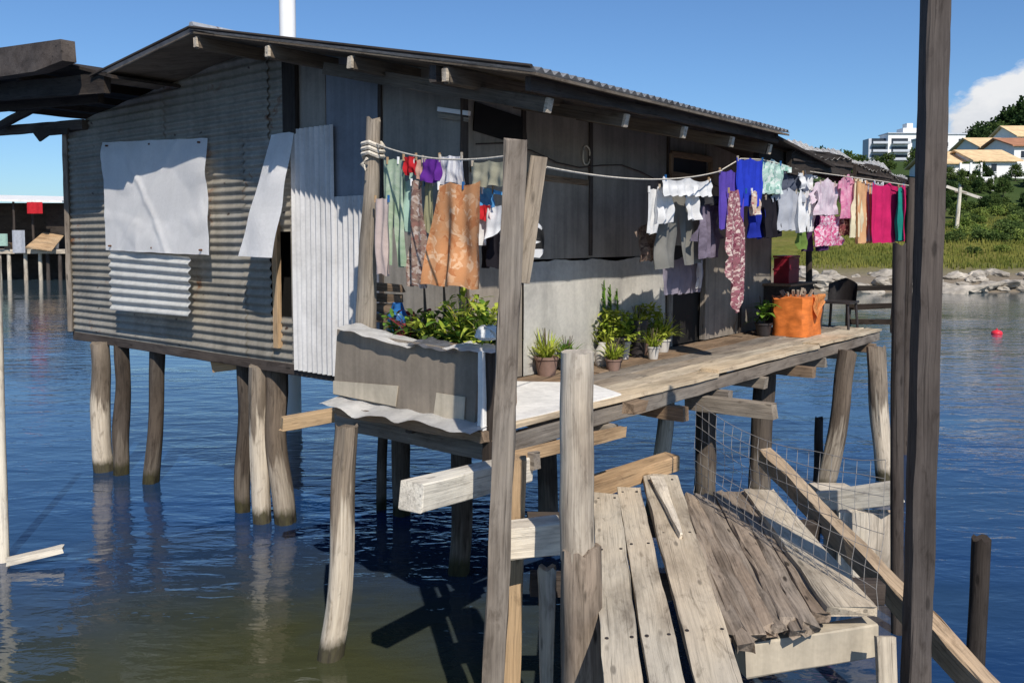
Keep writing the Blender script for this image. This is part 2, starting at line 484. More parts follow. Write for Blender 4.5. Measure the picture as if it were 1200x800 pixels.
# ------------------------------------------------------------------ water, ground
def water_mat():
    m, nt, b, o = new_mat('harbour water')
    pos = nd(nt, 'ShaderNodeNewGeometry').outputs['Position']
    def mpn(scale, rot):
        q = nd(nt, 'ShaderNodeMapping'); q.inputs['Scale'].default_value = scale
        q.inputs['Rotation'].default_value = (0, 0, rot); nt.links.new(pos, q.inputs['Vector']); return q.outputs[0]
    n1 = noise_n(nt, mpn((1.1, 2.6, 1), .25), 1.0, 3, .5, .5)
    n2 = noise_n(nt, mpn((4.0, 8.5, 1), -.2), 1.0, 3, .55, .6)
    n3 = noise_n(nt, mpn((.16, .34, 1), .4), 1.0, 3, .5)
    a1 = nd(nt, 'ShaderNodeMath', operation='MULTIPLY'); a1.inputs[1].default_value = .28
    nt.links.new(n2, a1.inputs[0])
    a2 = nd(nt, 'ShaderNodeMath', operation='ADD'); nt.links.new(n1, a2.inputs[0]); nt.links.new(a1.outputs[0], a2.inputs[1])
    calm = ramp(nt, n3, [(.35, (.35, .35, .35)), (.65, (1, 1, 1))])
    a3 = nd(nt, 'ShaderNodeMath', operation='MULTIPLY'); nt.links.new(a2.outputs[0], a3.inputs[0]); nt.links.new(calm, a3.inputs[1])
    bump(nt, b, a3.outputs[0], 1.0, .034)
    c = ramp(nt, n3, [(.35, (.012, .036, .080)), (.7, (.005, .033, .122))])
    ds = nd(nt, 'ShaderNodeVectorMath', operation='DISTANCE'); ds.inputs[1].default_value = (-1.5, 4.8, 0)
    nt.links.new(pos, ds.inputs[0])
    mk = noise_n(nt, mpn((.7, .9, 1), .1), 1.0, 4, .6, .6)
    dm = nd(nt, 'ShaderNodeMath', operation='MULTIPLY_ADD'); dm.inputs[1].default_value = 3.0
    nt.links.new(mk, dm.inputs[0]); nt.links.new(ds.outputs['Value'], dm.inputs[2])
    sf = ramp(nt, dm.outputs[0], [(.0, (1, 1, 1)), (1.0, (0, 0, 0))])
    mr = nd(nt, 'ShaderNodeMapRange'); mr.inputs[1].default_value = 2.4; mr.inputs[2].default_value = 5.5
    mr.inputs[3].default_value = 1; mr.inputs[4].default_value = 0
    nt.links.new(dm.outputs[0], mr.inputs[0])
    c = mix(nt, mr.outputs[0], c, (.050, .054, .026))       # olive reflection of the house painted into the water colour
    sy = nd(nt, 'ShaderNodeSeparateXYZ'); nt.links.new(pos, sy.inputs[0])
    fr = nd(nt, 'ShaderNodeMapRange'); fr.inputs[1].default_value = 9; fr.inputs[2].default_value = 40
    nt.links.new(sy.outputs[1], fr.inputs[0])
    fr2 = nd(nt, 'ShaderNodeMath', operation='MULTIPLY'); fr2.inputs[1].default_value = .8; nt.links.new(fr.outputs[0], fr2.inputs[0])
    c = mix(nt, fr2.outputs[0], c, (.055, .085, .090))      # greener, stiller water under the bank
    fb = nd(nt, 'ShaderNodeMapRange'); fb.inputs[1].default_value = 9; fb.inputs[2].default_value = 42; fb.inputs[3].default_value = 1; fb.inputs[4].default_value = .5
    nt.links.new(sy.outputs[1], fb.inputs[0])
    for n_ in nt.nodes:
        if n_.type == 'BUMP': nt.links.new(fb.outputs[0], n_.inputs['Strength'])
    nt.links.new(c, b.inputs['Base Color'])
    b.inputs['Roughness'].default_value = .04; b.inputs['IOR'].default_value = 1.5
    b.inputs['Specular IOR Level'].default_value = .6
    return m
M['water'] = water_mat()
mb = MB()
R_ = 6000
q = [Vector((-R_, -400, 0)), Vector((R_, -400, 0)), Vector((R_, R_, 0)), Vector((-R_, R_, 0))]
mb.f([mb.v(p, p) for p in q])
mb.build('water', 'water', kind='structure')

def interp(x, tab):
    if x <= tab[0][0]: return tab[0][1]
    for (a, b), (c, d) in zip(tab, tab[1:]):
        if x <= c: return b + (d - b) * (x - a) / (c - a)
    return tab[-1][1]
PROF = [(-30, -4), (-3, -1.2), (0, -.05), (1.2, .55), (3, 1.0), (8, 1.35), (14, 2.2), (35, 4.0), (60, 9.3), (75, 10.4), (140, 19), (260, 32), (420, 44), (900, 60), (1500, 60)]
def ground(x, y):
    ys = 44.5 + .02 * (x - 20) ** 1 + 1.6 * noise.noise(Vector((x * .12, 3, 0))) + max(0, 12 - x) ** 1.5 * 1.2
    d = y - ys
    h = interp(d, PROF)
    if d > 140:
        rr = x / max(y, 1)
        h *= max(.45, min(1.35, .62 + (rr - .38) * 2.4))
    if d > 2: h += noise.noise(Vector((x * .06, y * .06, 1))) * min(2.0, .03 * d) + .12 * noise.noise(Vector((x * .7, y * .7, 1)))
    if y > 500 and x < 0:
        h = max(h if x > -60 else -4, -4 + 40 * max(0, 1 - abs(y - 900) / 380) * (.75 + .35 * noise.noise(Vector((x * .004, 7, 0)))))
    return h
xs = [-5000, -2500, -1500] + [-1200 + 40 * i for i in range(29)] + [-30 + 5 * i for i in range(7)] + [4 + 1.6 * i for i in range(46)] + [82 + 8 * i for i in range(30)] + [360, 500, 800, 1500, 3000, 5000]
ysl = [-300, -50, 10, 30] + [36 + .8 * i for i in range(34)] + [64 + 2.5 * i for i in range(40)] + [170 + 12 * i for i in range(30)] + [560 + 60 * i for i in range(16)] + [1700, 2600, 4500, 5900]
mb = MB()
g = [[mb.v((x, y, ground(x, y)), (x, y, 0)) for x in xs] for y in ysl]
for j in range(len(ysl) - 1):
    for i in range(len(xs) - 1): mb.f([g[j][i], g[j][i + 1], g[j + 1][i + 1], g[j + 1][i]])
def ground_mat():
    m, nt, b, o = new_mat('shore ground')
    p = coords(nt, (1, 1, 1), 'pos')
    n1 = noise_n(nt, p, .22, 6, .65, .4); n2 = noise_n(nt, p, 2.2, 5, .7)
    grass = ramp(nt, n1, [(.3, (.07, .10, .02)), (.5, (.17, .17, .035)), (.7, (.24, .20, .06))])
    gf = mix(nt, .7, grass, ramp(nt, n2, [(.3, (.45, .45, .45)), (.7, (1.15, 1.15, 1.15))]), 'MULTIPLY')
    s = nd(nt, 'ShaderNodeSeparateXYZ'); nt.links.new(p, s.inputs[0])
    hz = nd(nt, 'ShaderNodeMapRange'); hz.inputs[1].default_value = .7; hz.inputs[2].default_value = 1.35
    nt.links.new(s.outputs[2], hz.inputs[0])
    c = mix(nt, hz.outputs[0], (.20, .165, .125), gf)
    fy = nd(nt, 'ShaderNodeMapRange'); fy.inputs[1].default_value = 66; fy.inputs[2].default_value = 95
    nt.links.new(s.outputs[1], fy.inputs[0])
    c = mix(nt, fy.outputs[0], c, mix(nt, n1, (.025, .05, .015), (.07, .10, .03)))
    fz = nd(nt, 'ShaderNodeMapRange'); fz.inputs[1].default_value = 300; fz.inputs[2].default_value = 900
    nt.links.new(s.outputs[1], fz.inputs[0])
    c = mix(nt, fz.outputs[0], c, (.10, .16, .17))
    nt.links.new(c, b.inputs['Base Color']); b.inputs['Roughness'].default_value = .95
    b.inputs['Specular IOR Level'].default_value = .1
    bump(nt, b, n2, .6, .25)
    return m
M['ground'] = ground_mat()
mb.smooth = True
mb.build('ground', 'ground', kind='structure')

# ------------------------------------------------------------------ the shack
RW0, RW1 = -.7, 3.4                 # roof extent along the house
RIDGE_S, RIDGE_Z = -2.6, 4.64
EAVE_S, EAVE_Z = 1.2, 3.835
LEFT_S, LEFT_Z = -4.45, 4.435
def roof_z(s):
    if s > RIDGE_S: return RIDGE_Z + (EAVE_Z - RIDGE_Z) * (s - RIDGE_S) / (EAVE_S - RIDGE_S)
    return RIDGE_Z + (LEFT_Z - RIDGE_Z) * (s - RIDGE_S) / (LEFT_S - RIDGE_S)
GW = 6.62                            # gable wall width
house = thing('stilt_house', H(2.5, -3.2, ZF), 'dark grey corrugated iron stilt shack with a low gable roof over the water', 'house')

def trim_roof(mb, drop=.03):
    bm = mb.bm
    for (s0, z0, s1, z1) in ((RIDGE_S, RIDGE_Z, EAVE_S, EAVE_Z), (RIDGE_S, RIDGE_Z, LEFT_S, LEFT_Z)):
        d = N * (s1 - s0) + Vector((0, 0, z1 - z0)); nn = d.cross(U)
        if nn.z < 0: nn = -nn
        bmesh.ops.bisect_plane(bm, geom=bm.verts[:] + bm.edges[:] + bm.faces[:], plane_co=H(0, s0, z0 - drop), plane_no=nn, clear_outer=True)
# horizontal corrugated iron over the left of the gable
PER, AMP = .083, .0125
def corr_h(mb, w, s0, s1, z0, z1, per=PER, amp=AMP, wav=.004, ncol=10, ph=0):
    nr = int((z1 - z0) / per * 8)
    def fn(a, b):
        s = s0 + (s1 - s0) * a; z = z0 + (z1 - z0) * b
        d = amp * sin(2 * pi * z / per + ph) + wav * noise.noise(Vector((s * 1.1, z * 1.4, 3)))
        p = H(w - d, s, z + .004 * noise.noise(Vector((s * .8, z * 3, 8)))); return p, Vector((s, z, 0))
    mb.grid(fn, ncol, nr); mb.smooth = True
def corr_v(mb, w, s0, s1, z0, z1, per=.07, amp=.018, nrow=10, rag=0):
    nc = int(abs(s1 - s0) / per * 8)
    def fn(a, b):
        s = s0 + (s1 - s0) * a
        zz0 = z0 + rag * noise.noise(Vector((s * 5, 1, 1)))
        z = zz0 + (z1 - zz0) * b
        d = amp * sin(2 * pi * s / per) + .01 * noise.noise(Vector((s * 1.3, z * .9, 3)))
        return H(w - d, s, z), Vector((s, z, 0))
    mb.grid(fn, nc, nrow); mb.smooth = True
sdoor0 = wsz(pw(341, 300, 0))[1]; sdoor1 = wsz(pw(318, 300, 0))[1]
zr = [ZF - .02, 2.36, 3.07, 3.78, 4.7]
sr = [-GW, -4.35, -2.9, sdoor1]
rj = random.Random(11)
for i in range(4):
    for j in range(3):
        off = .003 + .007 * ((i + j) % 2) + rj.uniform(-.002, .004)
        mb = MB(); corr_h(mb, -off, sr[j] - (.02 if j else 0), sr[j + 1] + (.03 if j < 2 else 0), zr[i] - .02 * (i > 0), zr[i + 1] + .03, ncol=14, ph=rj.uniform(-.4, .4)); trim_roof(mb)
        if len(mb.bm.verts): mb.build('iron_sheet', 'iron' if (i * 3 + j) % 4 else 'iron_b', house)
for z0_, z1_ in ((2.86, 4.75), (ZF - .02, ZF + .42)):
    mb = MB(); corr_h(mb, .004, sdoor1 - .12, sdoor0 + .03, z0_, z1_, ncol=6); trim_roof(mb); mb.build('iron_sheet', 'iron', house)
mb = MB(); mb.beam(H(-.035, -GW + .022, ZF - .01), H(-.035, -GW + .022, 4.2), .06, .05); mb.build('corner_post', 'wood_post', house)
# flat wallboards right of it, up to the corner
def wall_poly(mb, w, s0, s1, z0, z1, th=.03):
    n = 8
    q = [H(w, s0, z0), H(w, s1, z0)]
    for i in range(n + 1):
        s = s1 + (s0 - s1) * i / n; q.append(H(w, s, min(z1, roof_z(s) - .04)))
    mb.slab(q, U * th)
ss = [sdoor0, wsz(pw(384, 300, 0))[1], wsz(pw(447, 300, 0))[1], 0]
for i in range(3):
    mb = MB(); wall_poly(mb, .004 * (i % 2), ss[i], ss[i + 1] - .006, ZF - .02, 5)
    mb.build('wallboard', 'grey_sheet' if i == 1 else 'dark_board', house)
# side wall: dark board above, pale render below, door and window openings cut between boards
SWL = 5.9
def wq(px): return wsz(psd(px, 300, 0))[0]
d0, d1 = wq(783), wq(824)
def board(w0, w1, z0, z1, off, mat, name='side_wallboard', label=None):
    mb = MB(); mb.box(w0 + .004, w1 - .004, -.034, off, z0, z1); return mb.build(name, mat, house, label=label)
board(0, wq(612), ZF, 2.9, .001, 'dark_board3'); board(0, wq(612), 2.9, 3.92, .006, 'dark_board')
wm = wq(690)
board(wq(612), wm, 3.3, 3.98, .002, 'dark_board3'); board(wq(612), wm, 2.62, 3.3, .010, 'dark_board')
board(wm, wq(783) - .03, 3.36, 3.98, .007, 'dark_board2'); board(wm, wq(783) - .03, 2.62, 3.36, .001, 'dark_board')
wl = wq(612) + .004; wr = d0 - .03
def fn(a, b):
    w = wl + (wr - wl) * a; top = 2.6 + .035 * noise.noise(Vector((w * 2.1, 3, 1))) + .012 * noise.noise(Vector((w * 9, 3, 4)))
    z = ZF + (top - ZF) * b; return H(w, .012 + .008 * noise.noise(Vector((w * 2, z * 2, 7))), z), Vector((w, z, 0))
mb = MB(); mb.grid(fn, 60, 14); bmesh.ops.solidify(mb.bm, geom=mb.bm.faces[:], thickness=.03); mb.smooth = True
mb.build('rendered_wall', 'lime', house, label='pale grey rendered lower wall with stains')
board(d0 - .026, d1 + .03, 2.72, 3.98, -.003, 'dark_board')
wx = (d1 + SWL) / 2
board(d1 + .034, wx, ZF, 2.7, .002, 'dark_board3'); board(d1 + .034, wx, 2.7, 3.94, .008, 'dark_board')
board(wx, SWL, ZF, 3.0, .007, 'dark_board'); board(wx, SWL, 3.0, 3.94, .001, 'dark_board2')
for w in (wq(612), wm, d0 - .05, wx):
    mb = MB(); mb.beam(H(w, .016, 2.64 if w < d0 - .1 else ZF), H(w, .016, 3.93), .045, .022, up=N); mb.build('cover_batten', 'wood_dark', house)
mb = MB(); mb.beam(H(.05, .02, 3.33), H(wm - .05, .02, 3.3), .05, .022, up=N); mb.build('cover_batten', 'wood_brown', house)
pp = [H(.1 + .35 * k, .028 + .004 * sin(k), 3.52 + .05 * sin(k * 1.3) - .012 * k) for k in range(13)]
mb = MB(); mb.tube(pp, .006, 5); mb.build('cable', 'pot_dark', house)
mb = MB()
for s0, s1, w0, w1 in ((-GW, -.04, SWL - .03, SWL), (-GW, -GW + .03, .04, SWL - .04)):
    mb.box(w0, w1, s0, s1, ZF, 3.9)
mb.build('back_wall', 'dark_board', house)
mb = MB(); mb.box(.05, SWL - .05, -GW + .05, -.05, ZF - .1, ZF - .02); mb.build('floor', 'wood_black', house)
mb = MB(); mb.box(.3, SWL - .1, -.9, -.88, ZF, 3.8); mb.box(.28, .3, -GW + .06, -.9, ZF, 4.0); mb.build('inner_partition', 'black', house)
# seams and cover battens
mb = MB(); mb.beam(H(-.012, 0.01, ZF), H(-.012, 0.01, 4.05), .06, .06); mb.build('corner_post', 'wood_dark', house)
b0 = pw(341, 40, -.03); b1 = pw(341, 158, -.03)
mb = MB(); mb.beam(Vector((b1.x, b1.y, b1.z)), Vector((b1.x, b1.y, b0.z - .18)), .19, .05, up=U); mb.build('wall_batten', 'wood_black', house, label='broad dark batten under the rake')
for px in (447,):
    a = pw(px, 300, -.008); mb = MB(); mb.beam((a.x, a.y, 1.7), (a.x, a.y, roof_z(wsz(a)[1]) - .06), .04, .02, up=U); mb.build('wall_batten', 'wood_dark', house)
# foot plate under the cladding
mb = MB(); mb.beam(H(.05, -GW, ZF - .07), H(.05, 0, ZF - .07), .1, .1); mb.build('sill_beam', 'wood_dark', house)
mb = MB(); mb.beam(H(0.1, -.05, ZF - .08), H(SWL, -.05, ZF - .08), .1, .12); mb.build('sill_beam', 'wood_dark', house)
# door gap frame
a = pw(324, 300, -.02)
mb = MB(); mb.beam((a.x, a.y, ZF + .12), (a.x, a.y, 2.95), .07, .05, up=U); mb.build('door_post', 'wood_tan', house)
# white flat sheet on the gable
def gquad(c, w):
    return [wsz(pw(x, y, w))[1:] for x, y in c]
def bil(c, a, b):
    (x0, y0), (x1, y1), (x2, y2), (x3, y3) = c
    return (x0 * (1 - a) * (1 - b) + x1 * a * (1 - b) + x2 * a * b + x3 * (1 - a) * b,
            y0 * (1 - a) * (1 - b) + y1 * a * (1 - b) + y2 * a * b + y3 * (1 - a) * b)
def panel(name, c, w, mat, amp, label=None, th=.004, lean=0, seed=0, nx=60, ny=60):
    q = gquad(c[:2], w - .012) + gquad(c[2:], w - .012 - lean); mb = MB()
    def fn(a, b):
        s, z = bil(q, a, b)
        k = noise.noise(Vector((a * 2.6 + seed, b * 2.9, seed))) * amp + amp * .35 * abs(noise.noise(Vector((a * 6, b * 5, seed + 4))))
        cr = (-.05 * max(0, 1 - abs(a - .36) * 6) * max(0, (b - .70) * 3.2) - .02 * max(0, 1 - abs(a * .8 + b * .5 - .62) * 22) - .016 * max(0, 1 - abs(a - .2 - b * .45) * 26)) * (amp > .01)
        return H(w - .012 - max(0, k) - cr * -1 - lean * b, s + .006 * noise.noise(Vector((b * 9, 2, seed))), z + .006 * noise.noise(Vector((a * 9, 5, seed)))), Vector((s, z, 0))
    mb.grid(fn, nx, ny)
    r = bmesh.ops.solidify(mb.bm, geom=mb.bm.faces[:], thickness=th)
    mb.smooth = True
    o = mb.build(name, mat, house, label=label)
    for a in (.06, .5, .94):
        for b in (.035, .96):
            s, z = bil(q, a, b); c = H(w - .03 - lean * b, s, z)
            n_ = MB(); n_.tube([c + U * .03, c - U * .012, c - U * .016], [.011, .011, .006], 7); n_.build('nail', 'nail_rust', o)
    return o
panel('white_panel', [(120, 167), (243, 162), (245, 299), (124, 293)], -.02, 'white_sheet', .045, 'creased white flat sheet nailed over the iron', seed=2, lean=.17)
q = gquad([(127, 293), (221, 301)], -.2) + gquad([(221, 371), (129, 363)], -.19)
mb = MB()
def fn(a, b):
    s, z = bil(q, a, b); d = .016 * sin(2 * pi * (1 - b) * 7 + .6)
    return H(-.19 + .06 * b - d - .05 * b, s, z), Vector((s, z, 0))
mb.grid(fn, 12, 70); bmesh.ops.solidify(mb.bm, geom=mb.bm.faces[:], thickness=.003); mb.smooth = True
mb.build('shutter_panel', 'white_iron', house, label='small white ribbed sheet propped out from the wall')
# leaning strip
q = gquad([(317, 158), (344, 154)], -.06) + gquad([(319, 302), (279, 300)], -.35)
mb = MB()
def fn(a, b):
    s, z = bil(q, a, b); return H(-.05 - .30 * b - .015 * sin(a * 3) - .02 * noise.noise(Vector((a * 2, b * 4, 1))), s, z), Vector((s, z, 0))
mb.grid(fn, 8, 20); bmesh.ops.solidify(mb.bm, geom=mb.bm.faces[:], thickness=.006)
mb.build('hinged_strip', 'white_sheet', house, label='narrow white board swung out beside the door gap')
# vertical zinc sheet
q = gquad([(342, 152), (426, 150), (426, 432), (342, 425)], -.035)
zs_top = q[0][1]
mb = MB(); corr_v(mb, -.035, q[0][0], wsz(pw(390, 150, -.035))[1], ZF - .06, zs_top); mb.build('zinc_sheet', 'zinc', house, label='pale upright ribbed zinc sheet')
mb = MB(); corr_v(mb, -.02, wsz(pw(389, 150, -.02))[1], q[1][0], ZF - .03, zs_top - .62); mb.build('zinc_sheet', 'zinc', house, label='shorter pale ribbed zinc sheet')
# roof sheets
roof = None
def roof_sheet(s0, z0, s1, z1, nm):
    mb = MB(); per = .092; nc = int((RW1 - RW0) / per * 7)
    d = (N * (s1 - s0) + Vector((0, 0, z1 - z0))).normalized(); nn = d.cross(U); nn = nn if nn.z > 0 else -nn
    def fn(a, b):
        w = RW0 + (RW1 - RW0) * a; t = b
        seamo = .006 * math.floor(w / .8) % .012
        p = H(w, s0 + (s1 - s0) * t, z0 + (z1 - z0) * t) + nn * (.014 * sin(2 * pi * w / per) + .012 * noise.noise(Vector((w * .9, t * 3, 1))))
        return p, Vector((t * 4, w, 0))
    mb.grid(fn, nc, 12); bmesh.ops.solidify(mb.bm, geom=mb.bm.faces[:], thickness=.004); mb.smooth = True
    return mb.build('roof', 'roof', house, label=nm)
roof_sheet(RIDGE_S, RIDGE_Z, EAVE_S, EAVE_Z, None); roof_sheet(RIDGE_S, RIDGE_Z, LEFT_S, LEFT_Z, None)
mb = MB()
for s0, s1 in ((RIDGE_S, EAVE_S), (RIDGE_S, LEFT_S)):
    pp = [H(RW0 - .02, s0 + (s1 - s0) * t / 10, roof_z(s0 + (s1 - s0) * t / 10) + .004) for t in range(11)]
    mb.tube(pp, .014, 5)
mb.build('roof_edge', 'wood_black', house, label='dark capping along the gable edge')
mb = MB(); pp = [H(RW0 + (RW1 - RW0) * t / 12, RIDGE_S, RIDGE_Z + .02) for t in range(13)]; mb.tube(pp, .04, 6); mb.build('ridge_cap', 'roof', house)
# soffit boards, purlins, rafters
mb = MB()
for s0, s1 in ((RIDGE_S, EAVE_S), (RIDGE_S, LEFT_S)):
    q = [H(RW0 + .02, s0, roof_z(s0) - .025), H(RW1 - .02, s0, roof_z(s0) - .025), H(RW1 - .02, s1, roof_z(s1) - .025), H(RW0 + .02, s1, roof_z(s1) - .025)]
    mb.slab(q, (0, 0, -.018))
mb.build('soffit', 'wood_soffit', house, label='dark underside of the overhanging roof')
for px, py in ((229, 58), (313, 62), (410, 76), (521, 91)):
    s = wsz(pw(px, py, RW0))[1]
    z = roof_z(s) - .115
    mb = MB(); mb.beam(H(RW0 + .02, s, z), H(RW1 - .1, s, z), .06, .11, worn=.01); pl = mb.build('purlin', 'wood_soffit', house)
    mb = MB(); mb.beam(H(RW0 - .005, s, z), H(RW0 + .018, s, z), .046, .085, worn=.006, seg=2); mb.build('purlin_end', 'wood_pale', pl)
mb = MB()
for s in (.3,):
    mb.beam(H(RW0 + .05, s, roof_z(s) - .115), H(RW1 - .1, s, roof_z(s) - .115), .06, .11)
mb.build('purlin', 'wood_dark', house)
mb = MB(); mb.beam(H(RW0 + .1, EAVE_S - .12, EAVE_Z - .07), H(RW1 - .05, EAVE_S - .12, EAVE_Z - .06), .045, .09, jit=.008); mb.build('eave_beam', 'wood_dark', house)
for w in (-.35, .6, 1.5, 2.4, 3.25):
    mb = MB(); mb.beam(H(w, EAVE_S - .16, EAVE_Z - .2 + .03), H(w, -1.2, roof_z(-1.2) - .17), .06, .1, worn=.01); r = mb.build('rafter', 'wood_soffit', house)
    mb = MB(); mb.beam(H(w, EAVE_S - .135, EAVE_Z - .175), H(w, EAVE_S - .158, EAVE_Z - .17), .055, .095, seg=2, worn=.005); mb.build('rafter_end', 'wood_pale', r)
# torn sheet hanging under the corner of the eave
mb = MB(); a = psd(575, 113, .02); q = [H(.08, .012, 3.62), H(.75, .012, 3.55), H(.72, .012, 3.78), H(.1, .012, 3.84)]
mb.slab(q, N * .01); mb.build('vent_hole', 'black', house)
# window
p0 = psd(783, 180, .0); p1 = psd(830, 210, .0)
w0, _, z0 = wsz(p0); w1, _, z1 = wsz(p1)
win = MB(); 
for a, b in (((w0, z0), (w1, z0)), ((w0, z1), (w1, z1)), ((w0, z0), (w0, z1)), ((w1, z0), (w1, z1))):
    win.beam(H(a[0], .015, a[1]), H(b[0], .015, b[1]), .06, .06, up=N)
wn = win.build('window', 'wood_brown', house, label='small dark window under the eave')
mb = MB(); mb.slab([H(w0, .004, z0), H(w1, .004, z0), H(w1, .004, z1), H(w0, .004, z1)], N * .004); mb.build('pane', 'glass_dark', wn)
# door in the side wall
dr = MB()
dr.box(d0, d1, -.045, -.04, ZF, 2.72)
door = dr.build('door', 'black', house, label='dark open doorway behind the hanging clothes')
for w in (d0 - .02, d1 + .02):
    mb = MB(); mb.beam(H(w, .015, ZF + .01), H(w, .015, 2.78), .09, .07, up=N); mb.build('door_post', 'wood_post', door)
# fascia plank at rear of the eave and pale lamp tube on the wall
mb = MB(); a = pw(514, 128, -.03); b = pw(550, 133, -.03); mb.beam(a, b, .03, .035, jit=.001)
lt = mb.build('lamp_tube', 'pvc', house)
mb = MB(); mb.beam(a + Vector((0, 0, -.05)), b + Vector((0, 0, -.05)), .02, .03, jit=.001); mb.build('bracket', 'wood_grey', lt)

# low extension roof: three overlapping tins beyond the main roof
ext = thing('lean_to', H(5.5, .2, ZF), 'patched low lean-to roof of whitened tin sheets behind the long clothes line', 'lean-to')
tins = [([(922, 164), (984, 178)], [(930, 179), (1000, 189)]), ([(982, 185), (1036, 191)], [(1006, 195), (1046, 203)]), ([(1040, 201), (1066, 209)], [(1048, 208), (1070, 217)])]
for k, (t, b) in enumerate(tins):
    q = [psd(*b[0], 1.05 - .04 * k), psd(*b[1], 1.05 - .04 * k), psd(*t[1], .1), psd(*t[0], .1)]
    mb = MB()
    def fn(a, c):
        p = (q[0] * (1 - a) + q[1] * a) * (1 - c) + (q[3] * (1 - a) + q[2] * a) * c
        return p + Vector((0, 0, .02 * sin(a * 9 + k) + .012 * sin(a * 60))), Vector((a * 2, c, 0))
    mb.grid(fn, 60, 6); bmesh.ops.solidify(mb.bm, geom=mb.bm.faces[:], thickness=.01); mb.smooth = True
    mb.build('tin_sheet', 'tin_white', ext)
    mb = MB(); e0 = q[0] + Vector((0, 0, -.09)); e1 = q[1] + Vector((0, 0, -.09)); mb.beam(e0 - N * .05, e1 - N * .05, .06, .24, jit=.02, bow=.03); mb.build('edge_beam', 'wood_black', ext)
    mb = MB(); i0 = q[3] + Vector((0, 0, -.05)); i1 = q[2] + Vector((0, 0, -.05))
    mb.slab([e0 + Vector((0, 0, .03)), e1 + Vector((0, 0, .03)), i1, i0], (0, 0, -.02)); mb.build('soffit', 'wood_dark', ext)
for w, s in ((5.95, -.1), (7.0, .1)):
    mb = MB(); mb.log(H(w, s, ZF - .2), H(w, s, 3.35), .045, .04); mb.build('post', 'wood_dark', ext)
mb = MB(); mb.beam(H(3.3, .9, 3.66), H(7.6, .95, 3.44), .06, .14); mb.build('wall_plate', 'wood_black', ext)
mb = MB(); mb.slab([H(3.25, 1.12, 3.80), H(5.0, 1.1, 3.62), H(5.0, -.4, 3.86), H(3.25, -.4, 4.02)], (0, 0, -.03)); mb.build('linking_board', 'wood_black', ext)
mb = MB(); mb.box(3.45, SWL, -.6, -.55, 3.5, 4.0); mb.build('back_board', 'wood_black', ext)

# ------------------------------------------------------------------ stilts
def stilt(bx, by, tx, r, mat, label, ztop=ZF - .095, r1=None, pale=None, lean_y=0):
    p = pz(bx, by, 0); t = Vector((p.x + (tx - bx) / F * p.y, p.y + lean_y, ztop))
    low = p + (p - t) * .5
    mb = MB(); mb.log(low, t, r * 1.12, r1 or r, rough=.2, bend=.06, n=16, seg=26)
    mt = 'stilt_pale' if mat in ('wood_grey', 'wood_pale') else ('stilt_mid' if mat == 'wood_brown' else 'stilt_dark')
    return mb.build('stilt', mt, label=label, cat='stilt', group='stilts carrying the shack')
TA = radians(-75)
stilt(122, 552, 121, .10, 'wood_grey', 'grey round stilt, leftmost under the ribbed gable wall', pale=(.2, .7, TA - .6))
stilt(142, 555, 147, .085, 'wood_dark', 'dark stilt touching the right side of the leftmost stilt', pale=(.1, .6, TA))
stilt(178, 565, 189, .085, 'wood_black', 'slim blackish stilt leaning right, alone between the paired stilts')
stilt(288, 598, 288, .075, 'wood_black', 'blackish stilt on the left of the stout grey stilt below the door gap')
stilt(306, 612, 306, .085, 'wood_grey', 'stout grey stilt with a pale sunlit foot below the leaning white board', pale=(.1, .95, TA - .5))
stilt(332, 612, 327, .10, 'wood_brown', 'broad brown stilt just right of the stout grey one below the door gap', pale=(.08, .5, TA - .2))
stilt(391, 768, 411, .075, 'wood_grey', 'slim stilt with a pale sunlit foot standing alone in front under the left parapet corner', pale=(.1, .9, TA))
stilt(449, 597, 449, .05, 'wood_black', 'thin black stilt behind the front pale footed stilt')
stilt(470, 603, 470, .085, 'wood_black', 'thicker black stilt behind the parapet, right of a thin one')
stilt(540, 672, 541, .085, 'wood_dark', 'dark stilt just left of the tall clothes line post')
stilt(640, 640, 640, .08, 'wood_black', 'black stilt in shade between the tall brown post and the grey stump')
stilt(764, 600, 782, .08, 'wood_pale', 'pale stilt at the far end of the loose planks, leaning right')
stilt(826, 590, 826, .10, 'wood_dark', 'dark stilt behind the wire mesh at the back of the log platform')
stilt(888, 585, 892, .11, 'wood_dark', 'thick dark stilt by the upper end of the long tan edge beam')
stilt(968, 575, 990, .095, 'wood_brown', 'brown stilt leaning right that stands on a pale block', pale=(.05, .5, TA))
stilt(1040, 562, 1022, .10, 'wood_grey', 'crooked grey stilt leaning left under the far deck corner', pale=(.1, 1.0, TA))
p = pz(968, 585, .0)
mb = MB(); mb.beam(p + Vector((-.18, -.15, .02)), p + Vector((.22, -.1, .02)), .3, .32, jit=.01); mb.build('footing_block', 'wood_white', label='pale block in the water at the foot of a leaning brown stilt', cat='block')
p = pz(984, 560, .45)
mb = MB(); mb.log(pz(958, 565, 0) + Vector((0, 0, -.4)), pz(958, 565, 0) + Vector((0, 0, .75)), .06, .045); mb.build('snag', 'wood_dark', label='short broken stub against the leaning brown stilt', cat='stub')

